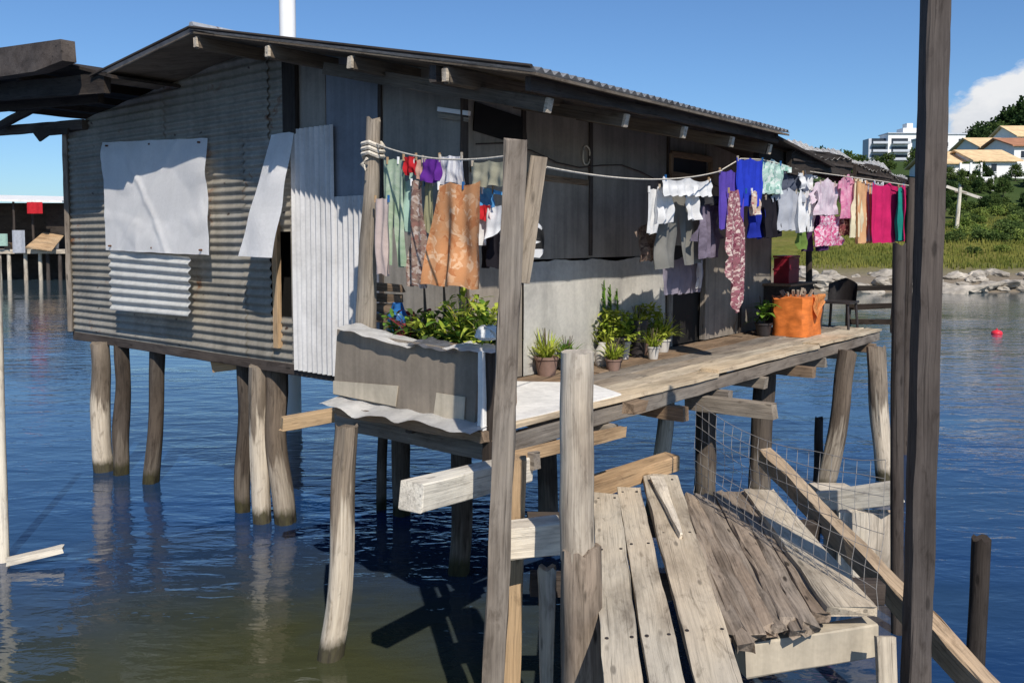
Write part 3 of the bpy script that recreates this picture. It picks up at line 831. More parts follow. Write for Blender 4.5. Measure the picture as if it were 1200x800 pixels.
# ------------------------------------------------------------------ deck
DW0, DW1, DS1 = -.9, 6.7, 1.2
deck = thing('deck', H(2.9, .6, ZF - .05), 'narrow plank deck running along the long side of the shack', 'deck')
nb = 6
for k in range(nb):
    s0 = .03 + (DS1 - .03) * k / nb; s1 = .03 + (DS1 - .03) * (k + 1) / nb - .012
    cuts = [DW0 + .02, DW0 + 2.4 + random.uniform(-.5, .5), DW0 + 5.0 + random.uniform(-.6, .6), DW1 - random.uniform(0, .25)]
    for a, b in zip(cuts, cuts[1:]):
        mb = MB(); dz = random.uniform(-.006, .006)
        dz += (.02 if k == nb - 1 else 0); mb.beam(H(a + .006, (s0 + s1) / 2, ZF - .02 + dz), H(b, (s0 + s1) / 2, ZF - .02 + random.uniform(-.006, .006)), s1 - s0, .035, jit=.004, worn=.015)
        mb.build('board', ['wood_brown', 'wood_brown', 'wood_post', 'wood_grey', 'wood_plank', 'deck'][k], deck)  # inner boards darker for painted eave and laundry shade, outer ones lighter for sun
mb = MB(); mb.beam(H(DW0, DS1 - .06, ZF - .1), H(DW1 - .1, DS1 - .06, ZF - .1), .06, .11); mb.build('edge_beam', 'wood_post', deck)
mb = MB(); mb.beam(H(DW0, .3, ZF - .1), H(DW1 - .1, .3, ZF - .1), .06, .11); mb.build('edge_beam', 'wood_dark', deck)
for i, w in enumerate((-.75, .2, 1.1, 2.0, 2.9, 3.8, 4.6, 5.4, 6.2)):
    mb = MB(); mb.beam(H(w, -.6, ZF - .215), H(w, DS1 + random.uniform(-.05, .16), ZF - .215), .08, .11, worn=.012); mb.build('joist', ['wood_post', 'wood_grey', 'wood_brown'][i % 3], deck)
# sheet of bleached board lying on the near end
q = [pz(597, 497, ZF + .012), pz(728, 463, ZF + .012), pz(690, 450, ZF + .012), pz(597, 448, ZF + .012)]
mb = MB(); mb.slab(q, (0, 0, .012)); mb.build('white_board', 'tin_white', label='bright white board lying flat on the near end of the deck', cat='board')
# loose notched piece on the edge
p = pz(745, 476, ZF - .02)
mb = MB(); mb.beam(p - U * .1, p + U * .08, .09, .075, worn=.02); mb.build('wood_offcut', 'wood_brown', label='short brown offcut on the sunlit deck edge', cat='offcut')

# parapet round the near end
par = thing('parapet', H(-.92, 0, ZF), 'low grey brown boarded parapet with white capping round the near end of the deck', 'parapet')
sA = wsz(pw(393, 400, -.92))[1]; sB = wsz(pw(562, 450, -.92))[1]
mb = MB(); q = gquad([(395, 386), (561, 414), (556, 498), (391, 462)], -.92)
mb.slab([H(-.92, *x) for x in q], U * .02); mb.build('panel', 'skirt', par)
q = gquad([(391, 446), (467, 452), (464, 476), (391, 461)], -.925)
mb = MB(); mb.slab([H(-.925, *x) for x in q], U * -.006); mb.build('patch', 'patch', par)  # sunlit patch on the parapet, painted as a light plate
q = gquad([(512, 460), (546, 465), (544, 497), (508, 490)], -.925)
mb = MB(); mb.slab([H(-.925, *x) for x in q], U * -.006); mb.build('patch', 'patch', par)  # second painted patch of sun, again a light plate
def capp(c, w0, w1, mat, lbl, th=.018):
    mb = MB()
    q = gquad(c, w0)
    def fn(a, b):
        s = q[0][0] + (q[1][0] - q[0][0]) * a; z = q[0][1] + (q[1][1] - q[0][1]) * a
        return H(w0 + (w1 - w0) * b + .012 * noise.noise(Vector((a * 7, b, 3))), s, z + .012 * noise.noise(Vector((a * 6, b * 3, 9))) + .02 * b), Vector((s, b, 0))
    mb.grid(fn, 26, 4); bmesh.ops.solidify(mb.bm, geom=mb.bm.faces[:], thickness=th)
    return mb.build('capping', mat, par, label=lbl)
capp([(393, 384), (478, 408)], -.985, -.8, 'tin_white', 'white tin capping')
capp([(476, 402), (530, 414)], -.965, -.75, 'grey_sheet', 'grey tin capping')
capp([(518, 408), (576, 414)], -.985, -.75, 'tin_white', 'white tin capping, bent')
q = gquad([(372, 464), (556, 501)], -1.08)
def fn(a, b):
    s_ = q[0][0] + (q[1][0] - q[0][0]) * a
    rag = .035 * noise.noise(Vector((a * 6, 1, 2))) + .05 * max(0, .12 - a) * 8
    return H(-1.12 + rag + (.23 - rag) * b, s_, ZF + .01 - .05 * (1 - b) * (.6 + noise.noise(Vector((a * 5, 3, 3)))) + .006 * sin(a * 40)), Vector((s_, b, 0))
mb = MB(); mb.grid(fn, 40, 8); bmesh.ops.solidify(mb.bm, geom=mb.bm.faces[:], thickness=.014); mb.smooth = True
mb.build('foot_sheet', 'tin_white', par, label='pale bent sheet sticking out at the bottom')
mb = MB(); mb.beam(H(-.96, q[0][0] + .1, ZF - .06), H(-.96, q[1][0], ZF - .06), .1, .07, jit=.008, worn=.02); mb.build('foot_beam', 'wood_brown', par)
a = pw(565, 412, -.97); mb = MB(); mb.beam((a.x, a.y, ZF - .02), (a.x, a.y, a.z), .05, .04, w1=.03, up=U); mb.build('end_strip', 'tin_white', par)
a = pw(573, 412, -.93); mb = MB(); mb.beam((a.x, a.y, ZF - .35), (a.x, a.y, a.z), .06, .06, up=U); mb.build('end_post', 'wood_black', par)
# ------------------------------------------------------------------ posts and beams in front
def post(name, label, cat, p0, p1, w, h, mat, up=(0, 1, 0), **k):
    mb = MB(); mb.beam(p0, p1, w, h, up=up, **k); return mb.build(name, mat, label=label, cat=cat)
D = 4.1
post('tall_post', 'tall dark square post at the right, running out of the top of the frame', 'post', pd(1071, 860, D) - Vector((0, 0, 1.6)), pd(1098, -60, D), .105, .10, 'wood_tall', seg=34, jit=.006)
D = 4.3
post('line_post', 'tall brown square post in the middle holding the clothes line', 'post', pd(567, 860, D) - Vector((0, 0, 1.0)), pd(604, 166, D), .11, .11, 'wood_post', seg=30, jit=.006, worn=.012)
post('line_post', 'short pale stick strapped beside the top of the tall brown post', 'post', pd(611, 330, D + .1), pd(632, 183, D + .1), .085, .06, 'wood_grey', worn=.01)
stump = thing('stump_post', pd(676, 860, 4.0), 'weathered light grey stump with a flat top beside the loose planks', 'post')
mb = MB(); mb.log(pd(677, 655, 4.0), pd(676, 412, 4.0), .082, .076, rough=.05, worn=.004, n=16); mb.build('upper_length', 'wood_pale', stump)
mb = MB(); mb.log(pd(680, 1050, 4.0), pd(680, 642, 4.0), .105, .092, rough=.2, worn=.025, n=18); mb.build('lower_length', 'log_old', stump)
post('support_post', 'tan square post behind the tall brown post, cut off below the deck', 'post', pd(592, 1000, 4.7), pd(604, 538, 4.7), .12, .11, 'wood_tan', worn=.015)
mb = MB(); mb.log(pd(640, 900, 4.5), pd(641, 665, 4.5), .02, .05, rough=.3); mb.build('driftwood', 'wood_pale', label='pale split stick upright between the tan post and the stump', cat='stick')
# beam ends
post('cross_beam', 'bleached square beam end jutting left from the tall brown post', 'beam', pd(482, 582, 4.35), pd(612, 548, 5.3), .155, .15, 'wood_white', up=(0, 0, 1), worn=.012)
post('cross_beam', 'thick pale block end bolted between the tall post and the stump', 'beam', pd(586, 634, 4.42), pd(656, 626, 4.5), .14, .17, 'wood_white', up=(0, 0, 1), worn=.02)
post('cross_beam', 'tan crosspiece under the upper ends of the loose planks', 'beam', pz(685, 574, 1.02), pz(788, 540, 1.08), .16, .12, 'wood_tan', up=(0, 0, 1), worn=.012)
post('cross_beam', 'grey beam lying crosswise below the deck near the wire mesh', 'beam', pd(806, 470, 7.4), pd(908, 482, 6.9), .1, .13, 'wood_grey', up=(0, 0, 1), worn=.01)
post('cross_beam', 'short tan beam poking left under the deck beside the pale footed front stilt', 'beam', pd(330, 497, 6.6), pd(402, 484, 6.9), .1, .1, 'wood_tan', up=(0, 0, 1), worn=.02)
post('cross_beam', 'tan joist end visible between the tall post and the stump', 'beam', pd(600, 536, 5.2), pd(730, 505, 5.9), .06, .07, 'wood_tan', up=(0, 0, 1), worn=.01)
post('cross_beam', 'small reddish block hanging below the sill left of the door gap', 'beam', pd(250, 428, 9.0), pd(280, 424, 9.0), .1, .14, 'wood_tan', up=(0, 0, 1), worn=.01)
mb = MB(); mb.log(pd(1058, 1100, 6.0), pd(1055, 287, 6.0), .047, .042, rough=.12, bend=.06); mb.build('round_pole', 'wood_dark', label='slim round pole close to the left side of the tall dark post', cat='pole')
# pale low wall-like frame at the right of the platform
lf = thing('landing_frame', pz(1000, 690, .3), 'pale low timber frame in the water beyond the tan edge beam', 'frame')
mb = MB(); mb.beam(pd(950, 590, 6.9), pd(1052, 576, 6.4), .1, .17, worn=.01); mb.build('top_rail', 'wood_white', lf)
mb = MB(); mb.beam(pd(1020, 640, 6.55) - Vector((0, 0, .8)), pd(1020, 600, 6.55), .5, .05, up=(0, 1, 0), worn=.02); mb.build('board', 'wood_pale', lf)
mb = MB(); mb.log(pd(975, 640, 6.75) - Vector((0, 0, .8)), pd(975, 595, 6.75), .07, .06); mb.build('leg', 'wood_grey', lf)
# left edge of the frame
mb = MB(); mb.log(pz(3, 658, 0) - Vector((0, 0, .8)), pd(-6, 300, 7.4), .05, .04, rough=.1); mb.build('mooring_pole', 'wood_white', label='slim bleached pole in the water at the left edge', cat='pole')
mb = MB(); p = pz(40, 655, .05); mb.beam(p + Vector((-.2, -.06, 0)), p + Vector((.2, .08, .06)), .11, .05, worn=.02); mb.build('floating_plank', 'wood_white', label='short white plank floating beside the bleached pole at the left', cat='plank')
mb = MB(); mb.log(pz(1140, 780, 0) - Vector((0, 0, .8)), pz(1140, 780, 0) + Vector((.03, 0, .85)), .06, .055); mb.build('mooring_pole', 'wood_black', label='short blackish pole in the water right of the tall dark post', cat='pole')
# laundry pole with its knots
lp = thing('laundry_pole', pw(428, 392, -.7), 'rough grey pole with knotted rag at its top beside the zinc sheet', 'pole')
pb = pw(427, 440, -.7); pt = pw(438, 140, -.7)
mb = MB(); mb.log(pb, pt, .075, .05, rough=.2, bend=.03); mb.build('shaft', 'wood_grey', lp)
mb = MB()
for k in range(3):
    c = pw(437, 172 + 6 * k, -.7); pts = [c + Vector((cos(t * .9) * .075, sin(t * .9) * .075, .02 * sin(t * 1.7) + .002 * t)) for t in range(9)]
    mb.tube(pts, .016, 6)
c = pw(430, 185, -.78); mb.tube([c, c + Vector((-.03, -.02, -.05)), c + Vector((0, -.03, -.09))], [.014, .02, .01], 6)
mb.build('knotted_rag', 'rope', lp)

# ------------------------------------------------------------------ loose planks, log platform, mesh
planks = [((699, 584), (721, 578), (753, 812), (709, 812), 'leftmost'), ((727, 576), (746, 571), (803, 812), (763, 812), 'middle'), ((757, 562), (789, 556), (868, 812), (822, 812), 'rightmost')]
for k, (a, b, c, d, w) in enumerate(planks):
    z = 1.035 - .004 * k
    A, B, Cc, Dd = [pz(*x, z) for x in (a, b, c, d)]
    p0 = (A + B) / 2; p1 = (Cc + Dd) / 2; p1 = p1 + (p1 - p0) * .35
    mb = MB(); mb.beam(p0, p1, (A - B).length * .98, .045, w1=(Cc - Dd).length, jit=.005, worn=.02, cham=.06)
    po = mb.build('walkway_plank', 'wood_plank', label=w + ' of the three long sunlit planks leading to the deck', cat='plank', group='loose planks of the footbridge')
    for tt in (.035, .31, .62):
        for e in (-.3, .3):
            c = p0.lerp(p1, tt) + Vector((e * (A - B).length, .02 * e, .0235)); mb = MB(); mb.lathe(c, [(.009, -.004), (.009, .003), (.001, .004)], 8); mb.build('nail', 'pot_dark', po)
p0 = pz(770, 560, 1.07); p1 = pz(798, 628, 1.07)
mb = MB(); mb.beam(p0, p1, .10, .035, w1=.02, worn=.01); mb.build('plank_splinter', 'wood_white', label='broken pointed pale splinter lying on the rightmost plank', cat='splinter')
for k, y in enumerate((3.05, 4.6, 5.6)):
    mb = MB(); mb.beam((.1, y, .93), (2.05, y + .1, .84), .1, .12); mb.build('bearer', 'wood_dark', label=['nearest dark bearer under the planks, at the bottom edge', 'dark bearer under the planks and logs, second from the camera', 'dark bearer under the planks and logs, farthest from the camera'][k], cat='bearer', group='bearers under the footbridge')
ORD = ['first', 'second', 'third', 'fourth', 'fifth', 'sixth', 'seventh', 'eighth', 'ninth']
for k in range(9):
    f0, f1 = k / 9, (k + 1) / 9
    T0 = pz(783 + 97 * (f0 + f1) / 2, 585 - 7 * f0, .93); B0 = pz(856 + 112 * (f0 + f1) / 2, 752 - 22 * f0 + random.uniform(-11, 9), .93)
    wid = .083; dz = Vector((0, 0, random.uniform(-.012, .012)))
    mb = MB(); mb.beam(T0 + dz, B0 + dz + Vector((random.uniform(-.01, .01), 0, 0)), wid, .05, w1=wid * 1.1, jit=.008, worn=.05, cham=.3, seg=36); mb.build('palm_slat', 'log_old', label='frayed brown palm slat, ' + ORD[k] + ' from the left in the low platform', cat='slat', group='palm slats of the platform')
mb = MB(); a = pz(889, 577, .97); b = pz(998, 716, .97); mb.beam(a, b, .21, .05, jit=.006, worn=.02, w1=.24); mb.build('platform_board', 'wood_plank', label='wide bleached board between the palm slats and the tan edge beam', cat='board')
a = pz(896, 534, 1.1); b = pz(1012, 668, 1.08); c = pz(1195, 850, .55)
mb = MB(); mb.beam(a, c, .10, .14, jit=.009, worn=.02); mb.build('edge_timber', 'edge_paint', label='long tan edge beam with flaking reddish paint, slanting down behind the tall dark post', cat='beam')
post('cross_beam', 'yellowish pale box beam under the near end of the log platform', 'beam', pd(868, 770, 4.1), pd(1022, 745, 4.25), .1, .17, 'patch', up=(0, 0, 1), worn=.01)
mb = MB(); a = pz(1030, 800, .7); mb.beam(pd(1037, 745, 4.0), pd(1043, 880, 3.9), .09, .03, up=(0, 1, 0)); mb.build('slat', 'wood_plank', label='upright pale slat just left of the tall dark post at the bottom', cat='slat')
# wire mesh
TLm, TRm = Vector((1.32, 6.15, 1.62)), Vector((1.86, 4.25, 1.70)); BLm, BRm = Vector((1.30, 6.1, .98)), Vector((1.80, 4.15, .98))
mb = MB()
def mp_(a, b):
    p = (TLm * (1 - a) + TRm * a) * (1 - b) + (BLm * (1 - a) + BRm * a) * b
    sg = -.10 * sin(pi * a) * (1 - b)
    return p + Vector((.03 * noise.noise(Vector((a * 3, b * 3, 1))), .02 * noise.noise(Vector((a * 4, b * 2, 6))), sg + .02 * noise.noise(Vector((a * 5, b * 6, 3)))))
for j in range(9):
    mb.tube([mp_(i / 24, j / 8) for i in range(25)], .0019, 4)
for i in range(20):
    mb.tube([mp_(i / 19, j / 8) for j in range(9)], .0016, 4)
mb.build('wire_mesh', 'wire', label='sagging rusty wire mesh strung along the log platform', cat='wire mesh')
# deck end rail
rl = thing('end_rail', H(6.65, .6, ZF), 'dark two-bar handrail closing the far end of the deck', 'railing')
for y0, y1 in ((338, 337), (360, 358), (377, 377)):
    a = pw(994, y0, 6.6); b = pw(1050, y1, 6.6); mb = MB(); mb.beam(a - N * .02, b, .04, .07); mb.build('rail', 'wood_black', rl)
for px in (995, 1048):
    a = pw(px, 330, 6.62); mb = MB(); mb.log(Vector((a.x, a.y, ZF - .05)), Vector((a.x, a.y, a.z)), .035, .03); mb.build('rail_post', 'wood_dark', rl)
# corner post of the far line
a = H(6.75, 1.5, 0)
LE = psd(1068, 218, 1.42)
mb = MB(); mb.log(Vector((LE.x, LE.y, -.6)), LE + Vector((0, 0, .1)), .06, .05); mb.build('line_post', 'wood_dark', label='far dark post at the end of the long clothes line', cat='post')

# ------------------------------------------------------------------ neighbouring roof at the left
nr = thing('neighbour_roof', pd(0, 160, 9.5), 'dark sagging roof of the next shack with a heavy fascia at the top left', 'roof')
W_ = -.72
f0 = [pw(-170, 66, -.95), pw(0, 56, -.95), pw(71, 46, -.95), pw(73, 71, -.95), pw(40, 84, -.95), pw(0, 90, -.95), pw(-170, 112, -.95)]
mb = MB(); mb.slab(f0, U * .14); mb.build('fascia', 'wood_tall', nr)
e = [pw(-170, 104, W_), pw(70, 72, W_), pw(131, 88, W_)]
mb = MB(); mb.slab([e[0], e[1], e[1] + U * 4 , e[0] + U * 4], (0, 0, -.03)); mb.slab([e[1] + N * .006, e[2], e[2] + U * 4, e[1] + N * .006 + U * 4], (0, 0, -.03)); mb.build('roof_deck', 'wood_black', nr)
for k, (c, d, w, h) in enumerate([((-170, 124), (126, 97), -.66, .20), ((-170, 140), (118, 112), -.3, .16)]):
    mb = MB(); mb.beam(pw(*c, w), pw(*d, w), .07, h, jit=.01); mb.build('rafter', 'wood_black', nr)
mb = MB(); mb.beam(pw(-60, 158, -.05), pw(100, 146, -.05), .08, .12); mb.build('tie_beam', 'wood_dark', nr)
mb = MB(); mb.beam(pw(-5, 150, -.2), pw(60, 116, -.2), .07, .09); mb.build('brace', 'wood_dark', nr)
mb = MB(); mb.slab([pw(36, 152, -.12), pw(79, 150, -.12), pw(79, 157, -.12), pw(56, 159, -.12), pw(46, 166, -.12), pw(40, 158, -.12)], U * .02); mb.build('torn_edge', 'wood_black', nr)
for k in range(4):
    mb = MB(); c = e[0].lerp(e[1], .25 * k + .1); mb.beam(c + Vector((0, 0, -.1)), c + U * 4 + Vector((0, 0, -.1)), .06, .1); mb.build('purlin', 'wood_dark', nr)
mb = MB(); c = e[0] + N * .3; mb.log(Vector((c.x, c.y, -.8)), c + Vector((0, 0, -.05)), .07, .06); mb.build('post', 'wood_dark', nr)
# white mast behind the roof
p = H(3.4, -4.9, 0)
k = pd(337.5, 60, 12.5)
mb = MB(); mb.tube([Vector((k.x, k.y, -1)), Vector((k.x, k.y, 3)), Vector((k.x, k.y, 7.5))], .115, 20); mb.build('mast', 'pvc', label='white round mast rising behind the roof ridge', cat='mast')

# ------------------------------------------------------------------ clothes lines
def cat(a, b, sag, n=20):
    return [a.lerp(b, i / n) - Vector((0, 0, sag * 4 * (i / n) * (1 - i / n))) for i in range(n + 1)]
l1a = pw(440, 168, -.72); l1b = pd(600, 182, 4.42)
mb = MB(); mb.tube(cat(l1a, l1b, .06), .006, 5); mb.build('clothes_line', 'rope', label='short rope from the knotted pole to the tall brown post', cat='clothes line')
l2a = pd(640, 196, 4.45); l2b = psd(846, 200, 1.02); l2c = LE
mb = MB(); mb.tube(cat(l2a, l2b, .07), .006, 5); mb.build('clothes_line', 'rope', label='sagging rope from the short pale stick to the eave', cat='clothes line')
mb = MB(); mb.tube([psd(846, 199, 1.0), psd(868, 186, 1.0), psd(893, 187, 1.0), psd(916, 193, 1.0), psd(940, 200, 1.02), psd(985, 206, 1.06), psd(1030, 212, 1.18), l2c], .006, 5); mb.build('clothes_line', 'rope', label='long rope under the lean-to hung full of clothes', cat='clothes line')
# wire loop on the wall
mb = MB(); c = psd(687, 182, .02); mb.tube([c + U * (cos(t / 16 * 2 * pi) * .055) + Vector((0, 0, sin(t / 16 * 2 * pi) * .085)) + N * (.005 * sin(t)) for t in range(16)], .007, 5)
mb.build('rope_loop', 'rope', label='small loop of pale rope hanging on the dark side wall', cat='rope')

def strips(kind):
    if kind == 'pants':
        return [[(0, .10, .5), (.12, .08, .5), (.3, .04, .5), (.36, .03, .485), (1, .0, .44)], [(0, .5, .90), (.12, .5, .92), (.3, .5, .96), (.36, .515, .97), (1, .56, 1.0)]]
    if kind == 'flare':
        return [[(0, .30, .66), (.06, .29, .66), (.3, .18, .66), (.36, .16, .665), (1, .0, .50)], [(0, .66, 1.0), (.06, .66, 1.0), (.3, .66, 1.0), (.36, .66, .99), (.9, .50, .95), (1, .49, .93)]]
    if kind == 'shorts':
        return [[(0, .08, .5), (.5, .03, .5), (.58, .02, .48), (1, 0, .45)], [(0, .5, .92), (.5, .5, .97), (.58, .52, .98), (1, .55, 1)]]
    if kind == 'tee':
        return [[(0, .26, .74), (.06, .2, .8), (.3, .2, .8), (1, .17, .83)], 'sl', 'sr']
    if kind == 'shirt':
        return [[(0, .22, .78), (.08, .16, .84), (.4, .2, .8), (1, .15, .85)], 'll', 'lr']
    if kind == 'dress':
        return [[(0, .28, .72), (.1, .25, .75), (.35, .22, .78), (1, 0, 1)]]
    if kind == 'skirt':
        return [[(0, .15, .85), (.15, .13, .87), (1, 0, 1)]]
    if kind == 'tank':
        return [[(0, .22, .34), (.2, .2, .38), (.22, .14, .5), (1, .08, .5)], [(0, .66, .78), (.2, .62, .8), (.22, .5, .86), (1, .5, .92)]]
    if kind == 'scarf':
        return [[(0, .1, .5), (.15, .05, .62), (.35, .0, .95), (.55, .15, 1.0), (.62, .02, 1.0), (.78, .2, .98), (1, .5, .78)]]
    if kind == 'slant':
        return [[(0, .0, .95), (.4, .0, 1.0), (.7, .0, .8), (1, .0, .25)]]
    return [[(0, .02, .98), (.5, .0, 1.0), (1, .03, .97)]]
quads = {'sl': [(.24, .01), (.2, .26), (.03, .36), (0, .22)], 'sr': [(.76, .01), (.8, .26), (.97, .36), (1, .22)],
         'll': [(.2, .02), (.2, .25), (.06, .74), (-.03, .70)], 'lr': [(.8, .02), (.8, .25), (.94, .74), (1.03, .70)]}
cloths = []
def garment(name, label, catg, group, box, plane, kind, mat, fold=1.0, yaw=None, folds=None):
    """box: photo extents of the garment; plane ('w'|'s', offset): the clothes line plane it hangs in"""
    x0, y0, x1, y1 = box
    pf = (lambda x, y: pw(x, y, plane[1])) if plane[0] == 'w' else (lambda x, y: psd(x, y, plane[1]))
    tl = pf(x0, y0); tr = pf(x1, y0); bl = pf((x0 + x1) / 2, y1); cm = pf((x0 + x1) / 2, y0)
    hx = Vector((tr.x - tl.x, tr.y - tl.y, 0)); W = hx.length; hx.normalize()
    Hh = cm.z - bl.z; nrm = hx.cross(Vector((0, 0, 1)))
    sd_ = random.random() * 90
    yaw = random.uniform(-.16, .16) if yaw is None else yaw
    W *= 1.12 if plane[0] == 'w' else (1.42 if x0 > 888 else (1.0 if kind == 'scarf' else 1.15))
    nf = folds or max(1.2, W / .13)
    top_tilt = (tr.z - tl.z)
    def P(u, v):
        t = u - .5
        fo = (sin(2 * pi * nf * u + sd_) * .5 + sin(2 * pi * nf * 1.73 * u + sd_ * 2 + v * 1.4) * .35 + noise.noise(Vector((u * 4, v * 2.2, sd_))) * .8)
        amp = min(.042, W * .2) * fold * (.25 + .75 * min(1, v * 1.6))
        sag = .045 * W * (1 - (2 * abs(((u * 2) % 1) - .5)) ** 2) * (1 - v) ** 2
        hem = .010 * noise.noise(Vector((u * 3, sd_, 2))) * v + .007 * sin(2 * pi * nf * u + sd_) * v
        swing = .05 * v * v * noise.noise(Vector((sd_, 1, 1)))
        ub = u + .03 * noise.noise(Vector((v * 3, sd_, 8)))
        tt = (ub - .5) * W
        q = cm + hx * (tt * cos(yaw)) + nrm * (tt * sin(yaw) + fo * amp + swing)
        q.z = cm.z + top_tilt * t * .6 - Hh * v - sag + hem
        return q
    mb = MB()
    for sdef in strips(kind):
        if isinstance(sdef, str):
            qd = quads[sdef]
            def fn(a, b):
                u, v = bil(qd, a, b); return P(u, v) + nrm * .004, Vector((u * W, v * Hh, sd_))
            mb.grid(fn, 8, 8)
        else:
            vs = [k[0] for k in sdef]
            def fn(a, b):
                for (va, la, ra), (vb, lb, rb) in zip(sdef, sdef[1:]):
                    if b <= vb + 1e-9:
                        t = (b - va) / max(1e-6, vb - va); l = la + (lb - la) * t; r = ra + (rb - ra) * t; break
                u = l + (r - l) * a; return P(u, b), Vector((u * W, b * Hh, sd_))
            mb.grid(fn, 18 if len(strips(kind)) > 1 else 28, 26)
    mb.smooth = True
    bmesh.ops.remove_doubles(mb.bm, verts=mb.bm.verts[:], dist=.0004)
    o = mb.build(name, mat, label=label, cat=catg, group=group)
    if y0 < 236:
        for uu in ((.3, .7) if kind not in ('towel', 'scarf') else (.06, .94)):
            p = P(uu, 0); mb = MB(); mb.beam(p + Vector((0, 0, -.028)), p + Vector((0, 0, .022)), .009, .016, up=nrm, jit=0, seg=2)
            mb.build('peg', random.choice(['wood_tan', 'pvc', 'blue_pl', 'wood_pale']), o)
    return o

CM = {}
def cs(name, base, kind='solid', cols=None, sc=1.0):
    if name not in CM: CM[name] = cloth(name, base, kind, cols, sc)
    return CM[name]
WHT = cs('white cotton', (.82, .82, .82)); GRY = cs('grey marl', (.30, .31, .33)); OLV = cs('olive grey twill', (.23, .225, .205))
G1 = 'laundry on the short rope in front of the gable'
W1 = ('w', -.72)
garment('trousers', 'pale green long trousers, leftmost big piece on the short rope', 'trousers', G1, (449, 186, 473, 312), W1, 'pants', cs('pale green cotton', (.42, .52, .38), 'blotch', [(.30, .42, .28), (.52, .6, .47)]))
garment('cloth_strip', 'pale pink thin cloth hanging against the knotted pole', 'cloth', G1, (440, 232, 455, 322), ('w', -.78), 'towel', cs('pale pink cloth', (.62, .50, .46)))
garment('shirt', 'mint green slim shirt behind the red cloth', 'shirt', G1, (470, 196, 486, 272), ('w', -.66), 'tank', cs('mint cotton', (.40, .58, .50)))
garment('cloth', 'small bright red cloth on the short rope', 'cloth', G1, (473, 183, 487, 204), ('w', -.75), 'towel', cs('red cotton', (.62, .03, .04)))
garment('cloth', 'small peach cloth between the red and the purple one', 'cloth', G1, (485, 187, 498, 211), ('w', -.74), 'towel', cs('peach cotton', (.72, .42, .32)))
garment('cloth', 'small deep purple cloth on the short rope', 'cloth', G1, (496, 185, 517, 213), ('w', -.74), 'towel', cs('purple cotton', (.13, .03, .27)))
garment('cloth', 'small white cloth right of the purple one', 'cloth', G1, (515, 182, 540, 215), ('w', -.74), 'towel', cs('off white stripe', (.74, .73, .74), 'stripe', [(.55, .55, .6)], 1.5))
garment('dress', 'brown floral narrow dress under the peach cloth', 'dress', G1, (474, 211, 501, 336), ('w', -.73), 'dress', cs('brown floral', (.34, .24, .19), 'floral', [(.5, .40, .34), (.30, .16, .13), (.55, .47, .42), (.2, .12, .1)], 1.2))
garment('cloth_strip', 'narrow olive cloth left of the orange trousers', 'cloth', G1, (497, 213, 508, 272), ('w', -.70), 'towel', cs('olive cotton', (.34, .33, .20)))
garment('trousers', 'large orange tan trousers, biggest piece on the short rope', 'trousers', G1, (496, 213, 561, 336), ('w', -.80), 'flare', cs('orange tan cotton', (.70, .33, .15), 'floral', [(.82, .48, .27), (.60, .24, .10), (.85, .55, .34), (.70, .36, .18)], .7), folds=2.2, yaw=.06)
garment('cloth', 'beige olive cloth at the right end of the short rope', 'cloth', G1, (553, 188, 593, 218), ('w', -.80), 'towel', cs('beige olive cotton', (.40, .38, .28)), fold=.5, yaw=.0)
garment('shirt', 'small bright blue child shirt under the beige cloth', 'shirt', G1, (558, 220, 586, 244), ('w', -.74), 'tee', cs('bright blue cotton', (.05, .30, .62), 'blotch', [(.03, .2, .5), (.2, .5, .75)]))
garment('cloth', 'small red cloth below the bright blue shirt', 'cloth', G1, (560, 240, 574, 258), ('w', -.76), 'towel', cs('red cotton', (.62, .03, .04)))
garment('cloth', 'slanting white cloth under the small red one', 'cloth', G1, (561, 240, 587, 287), ('w', -.745), 'slant', WHT)
garment('shirt', 'dark shirt low down beside the orange trousers', 'shirt', G1, (560, 270, 590, 314), ('w', -.62), 'tee', cs('black cotton', (.022, .02, .026)))
garment('cloth', 'black and white rag right of the tall brown post', 'cloth', G1, (617, 248, 637, 303), ('w', -.5), 'scarf', cs('black white print', (.03, .03, .03), 'floral', [(.8, .8, .8), (.03, .03, .03), (.7, .7, .7)], .5))

G2 = 'laundry along the deck'
def L(name, label, box, s, kind, mat, catg=None, **k):
    return garment(name, label, catg or name.replace('_', ' '), G2, box, ('s', s), kind, mat, **k)
L('cloth', 'white cloth folded over the rope in front of the small window', (781, 207, 831, 230), 1.0, 'towel', WHT, fold=.4, yaw=0)
L('cloth_strip', 'narrow white tail hanging below the folded white cloth', (806, 226, 818, 258), .97, 'towel', WHT, 'cloth')
L('undershirt', 'white undershirt left of the grey overalls', (768, 217, 788, 262), .93, 'tank', WHT)
L('cloth_strip', 'slim white sleeve-like cloth at the left end of the long laundry', (761, 221, 771, 274), .90, 'towel', WHT, 'cloth')
L('overalls', 'large olive grey overalls, biggest dark piece before the doorway', (766, 226, 824, 312), .82, 'pants', OLV, folds=3)
L('blouse', 'brown patterned blouse left of the grey overalls', (746, 262, 770, 306), .70, 'tee', cs('brown print', (.22, .16, .13), 'floral', [(.35, .28, .22), (.12, .08, .07), (.3, .2, .16)], 1.4))
L('cloth', 'mauve grey cloth hanging lowest in front of the doorway', (780, 300, 822, 344), .60, 'towel', cs('mauve grey cotton', (.30, .27, .33)), fold=.6)
L('cloth_strip', 'white strip at the right edge of the mauve grey cloth', (815, 304, 825, 338), .62, 'towel', WHT, 'cloth')
L('shirt', 'mauve shirt right of the grey overalls', (814, 230, 848, 302), .86, 'shirt', cs('mauve cotton', (.20, .165, .22), 'blotch', [(.13, .11, .15), (.26, .22, .29)]))
